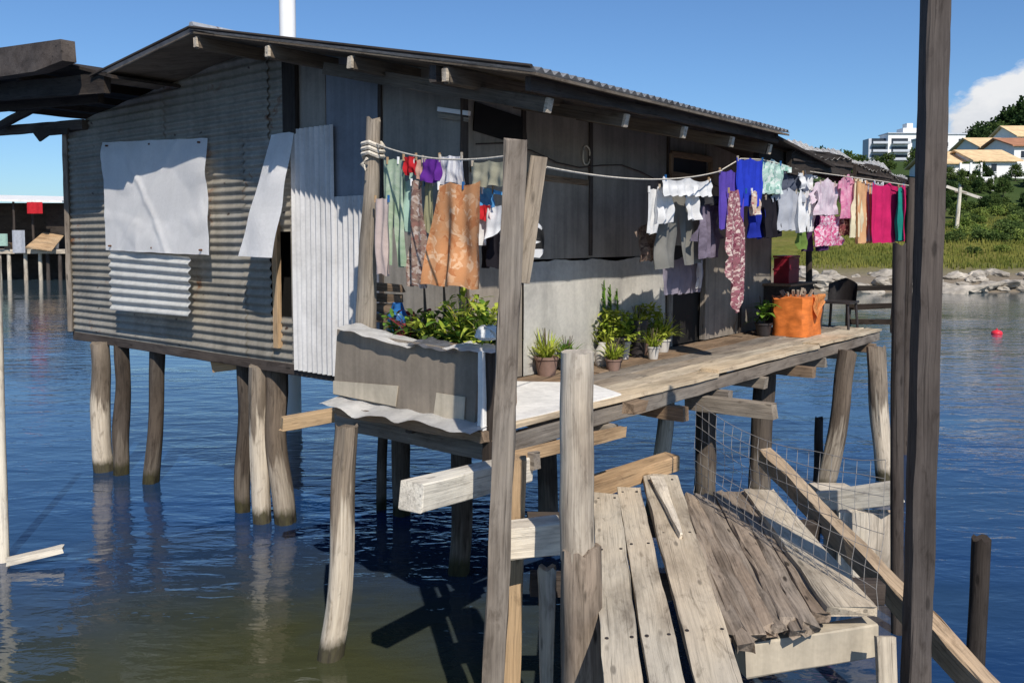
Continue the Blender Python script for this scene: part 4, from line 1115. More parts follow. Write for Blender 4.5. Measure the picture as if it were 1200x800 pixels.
L('cap', 'dark cloth slung over the shoulders of the mauve shirt', (814, 226, 846, 240), .92, 'towel', cs('charcoal cotton', (.05, .05, .055)), 'cloth')
L('towel', 'violet towel left of the bright blue one', (844, 199, 869, 268), 1.0, 'towel', cs('violet cotton', (.12, .075, .42)), fold=.6)
L('towel', 'bright blue towel, highest on the long rope', (866, 185, 893, 242), 1.02, 'towel', cs('royal blue cotton', (.03, .06, .58)), fold=.6)
L('shorts', 'dark blue shorts below the bright blue towel', (877, 242, 895, 279), .95, 'shorts', cs('deep blue cotton', (.02, .035, .33)))
L('scarf', 'long pink and brown floral scarf reaching down almost to the deck', (853, 222, 876, 366), 1.05, 'scarf', cs('pink floral', (.30, .13, .15), 'floral', [(.68, .48, .45), (.20, .05, .08), (.75, .62, .56), (.4, .15, .19)], 1.5))
L('scarf', 'short cream floral scarf over the blue shorts', (879, 223, 890, 252), 1.03, 'towel', cs('cream floral', (.6, .45, .35), 'floral', [(.8, .66, .5), (.4, .15, .15), (.75, .7, .6)], 1.4))
L('blouse', 'mint and white patterned blouse right of the bright blue towel', (890, 186, 919, 227), 1.0, 'tee', cs('mint print', (.48, .68, .60), 'floral', [(.75, .82, .78), (.25, .45, .38), (.6, .75, .7)], 1.0))
L('shirt', 'black shirt below the mint blouse', (890, 227, 918, 278), .96, 'tee', cs('black cotton', (.022, .02, .026)))
L('cloth', 'slate blue cloth right of the mint blouse', (916, 198, 935, 224), .98, 'towel', cs('slate cotton', (.10, .115, .16)))
L('shirt', 'light grey t-shirt below the slate blue cloth', (913, 220, 936, 270), 1.0, 'tee', cs('light grey cotton', (.48, .50, .55)))
L('shirt', 'white t-shirt above the white trousers', (932, 199, 959, 222), 1.02, 'tee', WHT)
L('trousers', 'white trousers in the middle of the long laundry', (934, 221, 957, 272), 1.0, 'pants', WHT)
L('trousers', 'dark plum trousers right of the white trousers', (947, 222, 962, 294), .94, 'pants', cs('plum cotton', (.07, .03, .10)))
L('cloth_strip', 'small green cloth under the white trousers', (937, 270, 944, 292), .96, 'towel', cs('leaf green cotton', (.16, .25, .06)), 'cloth')
L('blouse', 'pale pink blouse above the pink floral skirt', (953, 208, 987, 252), 1.04, 'shirt', cs('pale pink cotton', (.80, .66, .72), 'blotch', [(.68, .5, .58), (.85, .74, .78)]))
L('skirt', 'pink floral skirt under the pale pink blouse', (958, 248, 988, 288), 1.02, 'skirt', cs('hot pink floral', (.75, .20, .36), 'floral', [(.85, .6, .68), (.6, .08, .2), (.85, .75, .78)], 1.4))
L('shirt', 'pink shirt right of the pale pink blouse', (983, 204, 1005, 256), 1.05, 'tee', cs('pink cotton', (.72, .28, .42), 'blotch', [(.6, .14, .3), (.78, .42, .52)]))
L('shorts', 'dark maroon print shorts under the pink shirt', (986, 250, 1003, 276), .98, 'shorts', cs('maroon print', (.22, .06, .06), 'floral', [(.4, .2, .15), (.1, .03, .03)], 1.4))
L('dress', 'cream dress with a yellow edge right of the pink shirt', (999, 208, 1013, 278), 1.08, 'dress', cs('cream cotton', (.80, .72, .50)))
L('towel', 'apricot towel between the cream dress and the grey striped cloth', (1008, 211, 1022, 285), 1.10, 'towel', cs('apricot cotton', (.72, .42, .22)))
L('cloth', 'grey striped cloth right of the apricot towel', (1018, 213, 1031, 282), 1.12, 'towel', cs('grey stripe', (.50, .52, .56), 'stripe', [(.22, .24, .28)], 2))
L('trousers', 'dark teal trousers beside the crimson towel', (1026, 214, 1036, 278), 1.06, 'pants', cs('dark teal cotton', (.025, .075, .085)))
L('towel', 'crimson pink towel near the far end of the long rope', (1032, 214, 1052, 284), 1.24, 'towel', cs('crimson cotton', (.66, .025, .14)), folds=4)
L('towel', 'teal green towel right of the crimson one', (1051, 218, 1061, 282), 1.30, 'towel', cs('teal cotton', (.02, .27, .22)))
L('cloth_strip', 'dark maroon cloth right of the teal towel', (1060, 222, 1066, 280), 1.28, 'towel', cs('dark maroon cotton', (.08, .015, .03)), 'cloth')
L('cloth_strip', 'white cloth at the very far end of the long rope', (1064, 222, 1072, 283), 1.32, 'towel', WHT, 'cloth')

# ------------------------------------------------------------------ plants in pots
POTG = 'potted plants along the side wall'
def pot_plant(px, py, r, h, potm, label, style, lm, hgt, s=None, z=ZF + .0, n=60):
    p = pz(px, py, z)
    w, s_, _ = wsz(p)
    if s_ < r + .03: p = H(w, r + .03, z)
    if s: p = H(w, s, z)
    root = thing('potted_plant', p, label, 'potted plant', POTG)
    mb = MB(); mb.lathe(p, [(r * .72, 0), (r * .8, h * .2), (r * .95, h * .85), (r * 1.05, h * .86), (r * 1.05, h), (r * .92, h), (r * .9, h * .86), (.001, h * .86)], 22, .003)
    mb.build('pot', potm, root)
    mb = MB(); b = p + Vector((0, 0, h * .86))
    for _ in range(n):
        a = random.uniform(0, 2 * pi)
        if style == 'grass':
            mb.blade(b + Vector((random.uniform(-r, r) * .4, random.uniform(-r, r) * .4, 0)), a, hgt * random.uniform(.6, 1.1), .008, random.uniform(.7, 1.45), random.uniform(.2, .6))
        elif style == 'broad':
            k = random.uniform(.1, .9)
            mb.blade(b + Vector((random.uniform(-r, r) * .5, random.uniform(-r, r) * .5, hgt * k * .6)), a, hgt * random.uniform(.3, .6), .03 * random.uniform(.7, 1.3), random.uniform(.1, 1.1), random.uniform(.2, .7))
        else:  # bushy small leaves
            rr = r * random.uniform(.2, 1.9); zz = hgt * random.uniform(.05, 1.0)
            rr *= (1.15 - .5 * zz / hgt)
            c = b + Vector((cos(a) * rr, sin(a) * rr, zz))
            mb.blade(c, random.uniform(0, 2 * pi), .075 * random.uniform(.6, 1.3), .018, random.uniform(-.2, 1.0), .4, 2)
    mb.build('leaves', lm, root, smooth=False)
    mb = MB()
    for _ in range(5):
        a = random.uniform(0, 2 * pi); mb.tube([b, b + Vector((cos(a) * r * .3, sin(a) * r * .3, hgt * .35)), b + Vector((cos(a) * r * .7, sin(a) * r * .7, hgt * .75))], [.006, .005, .002], 5)
    mb.build('stems', 'bark', root)
    return root
pot_plant(621, 437, .10, .16, 'pot_clay', 'yellowish grassy plant in a clay pot right beside the tall brown post', 'grass', 'yellow_green', .34, n=90)
pot_plant(647, 432, .085, .13, 'pot_dark', 'small spreading green plant in a dark pot near the grey stump', 'grass', 'green', .26, n=80)
pot_plant(619, 405, .10, .36, 'pot_dark', 'grassy tuft in a tall dark jar against the rendered wall', 'grass', 'yellow_green', .25, n=60)
pot_plant(678, 421, .09, .14, 'pot_clay', 'wispy yellow green plant just above the grey stump', 'grass', 'yellow_green', .34, n=130)
pot_plant(701, 422, .115, .24, 'pot_dark', 'yellow green bush in the biggest dark pot', 'bushy', 'yellow_green', .27, n=420)
pot_plant(717, 419, .075, .17, 'pot_white', 'fine leaved plant in a white pot next to the biggest dark pot', 'grass', 'green', .42, n=70)
pot_plant(735, 412, .09, .15, 'pot_clay', 'tall bright green bush in a clay pot in the middle of the wall row', 'bushy', 'yellow_green', .36, n=420)
pot_plant(756, 410, .095, .13, 'pot_white', 'arching yellow green plant in a pale planter near the doorway', 'grass', 'yellow_green', .38, n=140)
pot_plant(880, 392, .10, .15, 'pot_dark', 'dark leafy plant in a dark pot left of the orange bin', 'broad', 'green', .45, s=.35, n=50)
pot_plant(668, 428, .07, .10, 'pot_clay', 'low yellow green tuft in the smallest pot behind the grey stump', 'grass', 'yellow_green', .22, s=.42, n=70)
pot_plant(690, 428, .075, .11, 'pot_dark', 'small wispy plant in a low dark pot in front of the biggest pot', 'grass', 'yellow_green', .24, s=.36, n=80)
pot_plant(742, 418, .06, .12, 'pot_white', 'thin leaved plant in a small white tub in front of the wall row', 'grass', 'yellow_green', .26, s=.33, n=60)
p = pz(664, 424, ZF); jg = thing('jug', H(wsz(p)[0], .2, ZF), 'dirty white jug on the deck among the flower pots', 'jug')
q = WL[jg.name]
mb = MB(); mb.lathe(q, [(.05, 0), (.065, .02), (.06, .14), (.03, .19), (.034, .21), (.026, .21), (.02, .19), (.001, .16)], 16, .003); mb.build('body', 'pot_white', jg)
mb = MB(); mb.tube([q + Vector((.058, 0, .13)), q + Vector((.095, 0, .12)), q + Vector((.09, 0, .05)), q + Vector((.062, 0, .04))], .008, 6); mb.build('handle', 'pot_white', jg)
# tall bare stems leaning on the wall
for k, px in enumerate((707, 714, 722)):
    a = psd(px, 385, .06); b = psd(px + 1, 328 + 5 * k, .03)
    mb = MB(); mb.tube([a, a.lerp(b, .5) + U * .02, b], [.008, .009, .004], 6)
    for t in range(14):
        mb.blade(a.lerp(b, .2 + .05 * t), random.uniform(0, 6), .07, .012, 1.0, .3, 2)
    mb.build('cactus_stem', 'green', label='tall thin green stem against the rendered wall, ' + ['left', 'middle', 'right'][k] + ' of three', cat='plant', group='tall thin stems against the rendered wall')
# planter behind the parapet
pl = thing('planter_box', H(-.6, .2, ZF), 'wooden planter full of mixed leafy plants behind the parapet', 'planter')
mb = MB()
s_l = wsz(pw(455, 390, -.6))[1]; s_r = wsz(pw(583, 390, -.6))[1]
for w in (-.78, -.42): mb.beam(H(w, s_l, ZF + .24), H(w, s_r, ZF + .24), .03, .44)
for s in (s_l, s_r): mb.beam(H(-.78, s, ZF + .24), H(-.42, s, ZF + .24), .03, .44)
mb.build('box', 'wood_brown', pl)
mb = MB(); mb.slab([H(-.77, s_l, ZF + .36), H(-.77, s_r, ZF + .36), H(-.43, s_r, ZF + .36), H(-.43, s_l, ZF + .36)], (0, 0, .03)); mb.build('earth', 'earth', pl)
def clump(name, px, py, spread, n, lm, L_, wd, lift=(.1, 1.2), hz=.25):
    mb = MB(); c = pw(px, py, -.62); c.z = min(c.z, ZF + .5)
    for _ in range(n):
        b = c + N * random.uniform(-spread, spread) + U * random.uniform(-.14, .14) + Vector((0, 0, random.uniform(-.08, hz)))
        mb.tube([c - Vector((0, 0, .1)), c.lerp(b, .6), b], [.004, .003, .002], 3)
        mb.blade(b, random.uniform(0, 2 * pi), L_ * random.uniform(.6, 1.3), wd * random.uniform(.7, 1.3), random.uniform(*lift), random.uniform(.2, .8))
    return mb.build(name, lm, pl, smooth=False)
clump('green_plant', 470, 388, .13, 70, 'green', .09, .02, hz=.12)
clump('green_plant', 505, 390, .16, 70, 'crown2', .11, .024, hz=.14)
clump('green_plant', 540, 386, .14, 70, 'green', .11, .024, hz=.16)
clump('green_plant', 570, 380, .12, 60, 'green', .10, .022, hz=.22)
clump('yellow_plant', 508, 398, .12, 70, 'yellow_green', .12, .022, hz=.14)
clump('yellow_plant', 545, 365, .12, 90, 'yellow_green', .12, .02, hz=.26)
clump('yellow_plant', 570, 362, .10, 130, 'yellow_green', .12, .016, hz=.2)
clump('red_plant', 480, 376, .09, 34, 'red_leaf', .08, .02, hz=.12)
clump('yellow_flower', 545, 362, .05, 24, 'petal_yellow', .05, .015, hz=.28)
mb = MB()
for px in (497, 520, 548): 
    a = pw(px, 400, -.6); mb.tube([a, a + Vector((.01, 0, .2)), a + Vector((0, .01, .42))], [.014, .012, .006], 6)
mb.build('stems', 'bark', pl)
c = pw(571, 398, -.86); mb = MB(); mb.lathe(c, [(.001, 0), (.05, .0), (.08, .02), (.06, .05), (.03, .075), (.001, .09)], 18, .07); mb.smooth = False
mb.build('crumpled_bag', 'petal_white', label='crumpled white bag on the right end of the parapet capping', cat='bag')
# blue can and dark things by the pole
p = pw(466, 352, -.55)
cn_ = thing('blue_can', H(*wsz(p)[:2], ZF + .42), 'blue plastic can among the plants under the pale green trousers', 'can')
mb = MB(); q = WL[cn_.name]
mb.lathe(q, [(.06, 0), (.075, .02), (.078, .17), (.06, .2), (.028, .215), (.028, .25), (.001, .25)], 18, .002); mb.build('body', 'blue_pl', cn_)
mb = MB(); mb.tube([q + Vector((-.05, 0, .19)), q + Vector((-.03, 0, .255)), q + Vector((.03, 0, .255)), q + Vector((.05, 0, .19))], .009, 6); mb.build('handle', 'blue_pl', cn_)
mb = MB()
for k in range(4):
    a = pw(440, 372 - 12 * k, -.52); b = pw(470, 374 - 12 * k, -.52); mb.beam(a, b, .05, .06, jit=.006, worn=.02)
mb.build('firewood_stack', 'wood_brown', label='little stack of split sticks behind the parapet beside the knotted pole', cat='firewood')
# deck end: orange bin, maroon crate, dark chair
p = H(5.35, .75, ZF)
p = pz(934, 392, ZF); w_, s_, _ = wsz(p)
bn = thing('orange_bin', p, 'orange tarpaulin covered bin at the far end of the deck', 'bin')
mb = MB(); wB = .215; hB = .46
prof = []
rs = []
for k in range(9):
    t = k / 8; ring = []
    for i in range(28):
        a = 2 * pi * i / 28
        sq = 1 / max(abs(cos(a)), abs(sin(a))); rr = wB * min(sq, 1.3) * (.93 + .07 * t) * (1 + .07 * noise.noise(Vector((cos(a) * 3, sin(a) * 3, t * 4))))
        z = hB * t + (.09 * noise.noise(Vector((cos(a) * 2, sin(a) * 2, 4))) if k == 8 else 0)
        pt = p + U * (cos(a) * rr * 1.45) + N * (sin(a) * rr) + Vector((0, 0, z))
        ring.append(mb.v(pt, Vector((a * .3, t, 0))))
    rs.append(ring)
mb.rings(rs); mb.smooth = True; mb.build('cover', 'orange', bn)
mb = MB()
mb.grid(lambda a, b: (p + U * (-.1 + .34 * a) + N * (.232 + .02 * sin(a * 9) + .01 * sin(b * 7)) + Vector((0, 0, hB + .03 - b * (.2 + .1 * sin(a * 5)))), Vector((a, b, 0))), 14, 8); bmesh.ops.solidify(mb.bm, geom=mb.bm.faces[:], thickness=.006); mb.smooth = True
mb.build('flap', 'orange_pale', bn)
mb = MB(); 
for t in range(10):
    a = random.uniform(0, 6.28); mb.beam(p + Vector((cos(a) * .1, sin(a) * .1, hB - .1)), p + Vector((cos(a) * .2, sin(a) * .2, hB + random.uniform(.03, .1))), .03, .03)
mb.build('scrap_wood', 'wood_grey', bn)
p = psd(917, 331, .12); pc = H(wsz(p)[0], .16, p.z)
mb = MB(); a = pc
w_, s_, z_ = wsz(pc)
cr = thing('crate', H(w_, s_, z_), 'dark maroon crate on a shelf against the wall end', 'crate')
mb.box(w_ - .15, w_ + .2, s_ - .1, s_ + .1, z_, z_ + .32); mb.build('body', 'maroon', cr)
mb = MB()
for z in (z_ + .325, z_ + .16): mb.box(w_ - .16, w_ + .21, s_ - .11, s_ + .11, z, z + .025)
mb.build('rim', 'maroon', cr)
sh = thing('added_cabinet', H(w_, s_, ZF), 'added dark cabinet filling the dark void under the maroon crate by the wall end', 'added_cabinet')  # cabinet added to darken the void behind the bin
mb = MB(); mb.box(w_ - .34, w_ + .5, .012, .34, ZF + .06, z_ - .03); mb.build('body', 'wood_dark', sh)
mb = MB(); mb.box(w_ - .38, w_ + .54, .008, .38, z_ - .028, z_ - .003); mb.build('top', 'wood_brown', sh)
for k in (0, 1):
    mb = MB(); mb.box(w_ - .32 + .41 * k, w_ + .07 + .41 * k, .343, .36, ZF + .1, z_ - .06); dd = mb.build('door', 'wood_black', sh)
    mb = MB(); mb.box(w_ + .03 + .1 * k, w_ + .05 + .1 * k, .362, .38, ZF + .3, ZF + .4); mb.build('handle', 'wire', dd)
# dark chair
p = pz(983, 384, ZF); 
ch = thing('chair', p, 'dark plastic armchair at the far end of the deck behind the orange bin', 'chair')
def cp(a, b, z): return p + (U * a + N * b + Vector((0, 0, z))) * .86
for a in (-.18, .18):
    for b in (-.18, .18):
        mb = MB(); mb.tube([cp(a * 1.15, b * 1.15, 0), cp(a, b, .38)], .018, 8); mb.build('leg', 'pot_dark', ch)
mb = MB(); mb.slab([cp(-.22, -.22, .37), cp(.22, -.22, .37), cp(.22, .22, .37), cp(-.22, .22, .37)], (0, 0, .03)); mb.build('seat', 'pot_dark', ch)
mb = MB()
def fn(a, b):
    an = -1.1 + 2.2 * a; return cp(.22 * cos(an) + .05 * b, .24 * sin(an), .4 + .34 * b * (1 - .25 * abs(an))), Vector((a, b, 0))
mb.grid(fn, 14, 6); bmesh.ops.solidify(mb.bm, geom=mb.bm.faces[:], thickness=.02); mb.smooth = True; mb.build('backrest', 'pot_dark', ch)
# floating red buoy
p = pz(1168, 391, 0)
by = thing('buoy', p, 'small red buoy floating on the water at the right', 'buoy')
mb = MB(); mb.lathe(p, [(.001, -.12), (.11, -.08), (.16, .0), (.14, .07), (.06, .11), (.001, .115)], 16); mb.build('float', 'red_pl', by)
mb = MB(); mb.tube([p + Vector((0, 0, .11)), p + Vector((0, 0, .16))], .02, 8); mb.build('ring', 'red_pl', by)

# ------------------------------------------------------------------ far shore: left
def bxy(mb, x0, x1, y0, y1, z0, z1):
    q = [Vector((x0, y0, z0)), Vector((x1, y0, z0)), Vector((x1, y1, z0)), Vector((x0, y1, z0))]
    return mb.slab(q, (0, 0, z1 - z0))
Y = 58.0
def X(px, y=Y): return (px - 600) / F * y
def Zy(py, y=Y): return 2.8 + (279 - py) * y / F
hut = thing('distant_stilt_hut', (X(40), Y, 0), 'distant dark stilt hut with a thin white roof across the water at the left', 'hut')
mb = MB(); mb.slab([Vector((X(-60), Y - 1, Zy(233))), Vector((X(84), Y - 1, Zy(236))), Vector((X(84), Y + 5, Zy(236) + .5)), Vector((X(-60), Y + 5, Zy(233) + .5))], (0, 0, -.14)); mb.build('roof', 'tin_white', hut)
mb = MB(); bxy(mb, X(-60), X(84), Y + 3, Y + 3.2, Zy(292), Zy(236)); bxy(mb, X(50), X(84), Y + .6, Y + .8, Zy(275), Zy(239)); mb.build('wall', 'wood_black', hut)
mb = MB(); bxy(mb, X(-60), X(84), Y - .8, Y + 3.4, Zy(297), Zy(292)); mb.build('platform', 'wood_pale', hut)
mb = MB(); bxy(mb, X(-60), X(84), Y + 1.6, Y + 1.8, -.6, Zy(297) - .01); mb.build('underfloor_shade', 'wood_black', hut)  # dark sheet standing for the shadow under the platform
mb = MB(); mb.slab([Vector((X(46), Y - 1.6, Zy(289))), Vector((X(76), Y - 1.6, Zy(293))), Vector((X(72), Y + .4, Zy(276))), Vector((X(48), Y + .4, Zy(272)))], (0, 0, -.06)); mb.build('awning', 'wood_tan', hut)
for px in (-40, -12, 6, 17, 36, 53, 62, 76):
    mb = MB(); mb.log((X(px), Y - .6, -.8), (X(px), Y - .6, Zy(294)), .13, .12); mb.build('stilt', 'wood_pale' if px < 60 else 'wood_dark', hut)
for px in (3, 22, 44): 
    mb = MB(); mb.log((X(px), Y - .4, Zy(292)), (X(px), Y - .4, Zy(237)), .08, .07); mb.build('roof_post', 'wood_dark', hut)
mb = MB(); mb.grid(lambda a, b: (Vector((X(45 + 18 * a), Y - 1.15 - .05 * sin(a * 9), Zy(238 + 13 * b))), Vector((a, b, 0))), 10, 6); mb.build('hanging_cloth', cs('red cotton', (.62, .03, .04)), label='bright red cloth hanging on the distant hut', cat='cloth', group='cloths on the distant hut')
mb = MB(); mb.grid(lambda a, b: (Vector((X(27 + 15 * a), Y - 1.15 - .06 * sin(a * 8), Zy(270 + 26 * b))), Vector((a, b, 0))), 10, 8); mb.build('hanging_cloth', cs('light grey cotton', (.48, .50, .55)), label='pale grey cloth hanging on the distant hut, middle of three', cat='cloth', group='cloths on the distant hut')
mb = MB(); mb.grid(lambda a, b: (Vector((X(10 + 12 * a), Y - 1.15 - .06 * sin(a * 7), Zy(274 + 14 * b))), Vector((a, b, 0))), 10, 6); mb.build('hanging_cloth', cs('mint cotton', (.40, .58, .50)), label='mint cloth hanging on the distant hut, left of the pale grey one', cat='cloth', group='cloths on the distant hut')

for k, (px, w_, h_, m_, lb, ct) in enumerate([(14, 3, 9, 'wood_brown', 'brown crate on the distant hut platform', 'crate'), (68, 4, 7, 'pot_white', 'white tub on the distant hut platform near the awning', 'tub'), (24, 3, 6, 'blue_pl', 'blue drum on the distant hut platform', 'drum')]):
    c = Vector((X(px), Y - .3, Zy(292) + .005)); mb = MB()
    if ct == 'crate':
        mb.beam(c + Vector((0, 0, 0)), c + Vector((0, 0, .45)), .4, .36, jit=.01)
    else:
        mb.lathe(c, [(.16, 0), (.2, .03), (.2 if ct == 'drum' else .24, .42), (.17, .45), (.001, .45)], 14)
    mb.build(ct, m_, label=lb, cat=ct)
# ------------------------------------------------------------------ vegetation
def make_tree(name, label, grp, h, r, lm, n=900, ls=.5, trunk=.35):
    root = thing(name, (0, 0, 0), label, 'tree', grp)
    mb = MB(); mb.tube([(0, 0, -.5), (.05 * h * .3, 0, h * .3), (.02 * h, .03 * h, h * .6), (.0, .02 * h, h * .85)], [h * .03, h * .025, h * .017, h * .006], 7)
    cl = []
    for k in range(11):
        a = random.uniform(0, 2 * pi); rr = r * random.uniform(.25, .8); z = h * random.uniform(trunk + .1, .92)
        c = Vector((cos(a) * rr * (1.15 - z / h * .6), sin(a) * rr * (1.15 - z / h * .6), z)); cl.append((c, r * random.uniform(.28, .5)))
        mb.tube([(.02 * h, .01 * h, z * .62), (c.x * .5, c.y * .5, z * .85), tuple(c)], [h * .011, h * .007, h * .003], 5)
    mb.build('trunk', 'bark', root)
    mb = MB()
    def pos():
        c, q = random.choice(cl)
        v = Vector((random.gauss(0, 1), random.gauss(0, 1), random.gauss(0, .75))); v.normalize()
        return c + v * q * random.uniform(.45, 1.1) ** .6
    mb.leafs(n, pos, ls)
    mb.build('crown', lm, root, smooth=False, recalc=False)
    return root
def place(o, x, y, sc, label=None, first=False, dz=0):
    c = o if first else copy_tree(o)
    c.location = (x, y, ground(x, y) + dz); c.scale = (sc, sc, sc * random.uniform(.88, 1.15)); c.rotation_euler = (0, 0, random.uniform(0, 6))
    if label: c['label'] = label
    return c
TG = 'trees on the right hand hillside'
t1 = make_tree('broadleaf_tree', 'dark broadleaf tree crowded with its likes on the hillside', TG, 9, 4.2, 'crown', 1500, .8, .2)
t2 = make_tree('broadleaf_tree', 'lighter green broadleaf tree on the hillside among darker ones', TG, 8, 4.0, 'crown2', 1400, .75, .2)
first = {id(t1): True, id(t2): True}
def put(t, px, y, sc, dz=0):
    place(t, X(px, y), y, sc, None, first[id(t)], dz); first[id(t)] = False
rnd = random.Random(3)
for px, y, sc in [(1128, 300, 1.0), (1142, 305, 1.1), (1155, 300, 1.0), (1168, 290, 1.2), (1180, 280, 1.2), (1192, 270, 1.4), (1203, 268, 1.5), (1215, 262, 1.4), (1135, 280, .9), (1150, 270, .9), (1163, 260, 1.0), (1175, 250, 1.0),
                  (1188, 250, 1.1), (1200, 245, 1.2), (1212, 240, 1.2), (990, 300, .9), (1003, 300, 1.1), (1012, 290, 1.0), (978, 310, .9), (1122, 240, .8), (1130, 200, .7), (1150, 180, .7), (1170, 170, .8), (1195, 165, .8)]:
    put(t1 if rnd.random() < .72 else t2, px, y, sc)
for k in range(26):
    put(t1 if rnd.random() < .6 else t2, rnd.uniform(1105, 1225), rnd.uniform(84, 99), rnd.uniform(.13, .22))
for k in range(24):
    put(t1 if rnd.random() < .5 else t2, rnd.uniform(1106, 1222), rnd.uniform(99, 107), rnd.uniform(.17, .27))
for k in range(10):
    put(t2 if rnd.random() < .6 else t1, rnd.uniform(960, 1100), rnd.uniform(85, 140), rnd.uniform(.3, .5))
BG = 'bushes on the grassy bank'
def make_bush(label, r, lm, n):
    root = thing('bush', (0, 0, 0), label, 'bush', BG)
    mb = MB()
    cl = [(Vector((random.uniform(-.6, .6) * r, random.uniform(-.6, .6) * r, random.uniform(.25, .7) * r)), r * random.uniform(.3, .55)) for _ in range(9)]
    def pos():
        c, q = random.choice(cl); v = Vector((random.gauss(0, 1), random.gauss(0, 1), random.gauss(0, 1))).normalized(); return c + v * q * random.uniform(.5, 1.1)
    mb.leafs(n, pos, .22)
    mb.build('foliage', lm, root, smooth=False, recalc=False)
    mb = MB()
    for c, q in cl: mb.tube([(0, 0, -.2), tuple(c * .5), tuple(c)], [.05, .03, .015], 5)
    mb.build('stems', 'bark', root)
    return root
b1 = make_bush('leafy bright green bush on the grassy bank', 1.2, 'bush', 900)
b2 = make_bush('darker green bush on the grassy bank', 1.2, 'crown2', 800)
first.update({id(b1): True, id(b2): True})
for k in range(34):
    put(b2 if rnd.random() < .35 else b1, rnd.uniform(1104, 1222), rnd.uniform(78, 98), rnd.uniform(.4, .9))
for px, y, sc in [(1118, 60, .6), (1150, 61, .8), (1168, 60, .7), (1198, 62, .9), (1125, 68, .8), (1145, 70, 1.0), (1160, 68, .7), (1180, 70, 1.0), (1195, 72, 1.0), (1140, 56, .4), (1175, 56, .4),
                  (950, 66, .8), (965, 70, .7), (1000, 72, .8), (1030, 74, 1.0)]:
    put(b1 if rnd.random() < .6 else b2, px, y, sc)
# grass tufts: uncountable
mb = MB()
for k in range(8000):
    px = rnd.uniform(935, 1215); y = rnd.uniform(49, 84); x = X(px, y)
    h = ground(x, y)
    if h < 1.0: continue
    c = Vector((x, y, h - .03))
    a = rnd.uniform(0, 6.28); hh = rnd.uniform(.12, .42)
    for _ in range(2):
        a += 2; t = Vector((cos(a) * .18 * hh, sin(a) * .18 * hh, hh)); w = Vector((-sin(a), cos(a), 0)) * .05
        mb.f([mb.v(c - w, c), mb.v(c + w, c), mb.v(c + t, c)])
M['grass'] = leaf('bank grass', (.13, .16, .03), (.34, .32, .08), .4, 'pos')
mb.build('bank_grass', 'grass', recalc=False, kind='stuff', label='yellow green rough grass on the bank above the shore rocks', cat='grass')
# rocks
def make_rock(seed):
    bm = bmesh.new(); bmesh.ops.create_icosphere(bm, subdivisions=3, radius=1)
    for v in bm.verts:
        d = noise.noise(v.co * 1.1 + Vector((seed * 7, 0, 0))) * .45 + noise.noise(v.co * 2.8 + Vector((seed * 3, 2, 0))) * .18
        v.co *= 1 + d; v.co.z *= .62
    me = bpy.data.meshes.new('rock'); bm.to_mesh(me); bm.free(); me.materials.append(M['rock']); return me
RM = [make_rock(i) for i in range(6)]
for k in range(58):
    px = 938 + 280 * (k + rnd.random() * .8) / 58; y = 44.2 + rnd.uniform(-.4, 2.4); x = X(px, y)
    yy = y
    o = bpy.data.objects.new('rock', RM[k % 6]); col.objects.link(o)
    ys0 = 44.5 + .02 * (x - 20) + 1.6 * noise.noise(Vector((x * .12, 3, 0))) + max(0, 12 - x) ** 1.5 * 1.2
    yy = ys0 + rnd.uniform(-.5, 2.6)
    s = rnd.uniform(.18, .5) if k % 5 else rnd.uniform(.5, .8)
    o.location = (X(px, yy), yy, max(-.05, ground(X(px, yy), yy)) + s * .1); o.scale = (s * rnd.uniform(1, 1.7), s, s * rnd.uniform(.7, 1.1)); o.rotation_euler = (rnd.uniform(-.2, .2), rnd.uniform(-.2, .2), rnd.uniform(0, 6))
    tag(o, 'brown grey boulder in the rock line along the right shore', 'rock', 'rocks along the right shore')

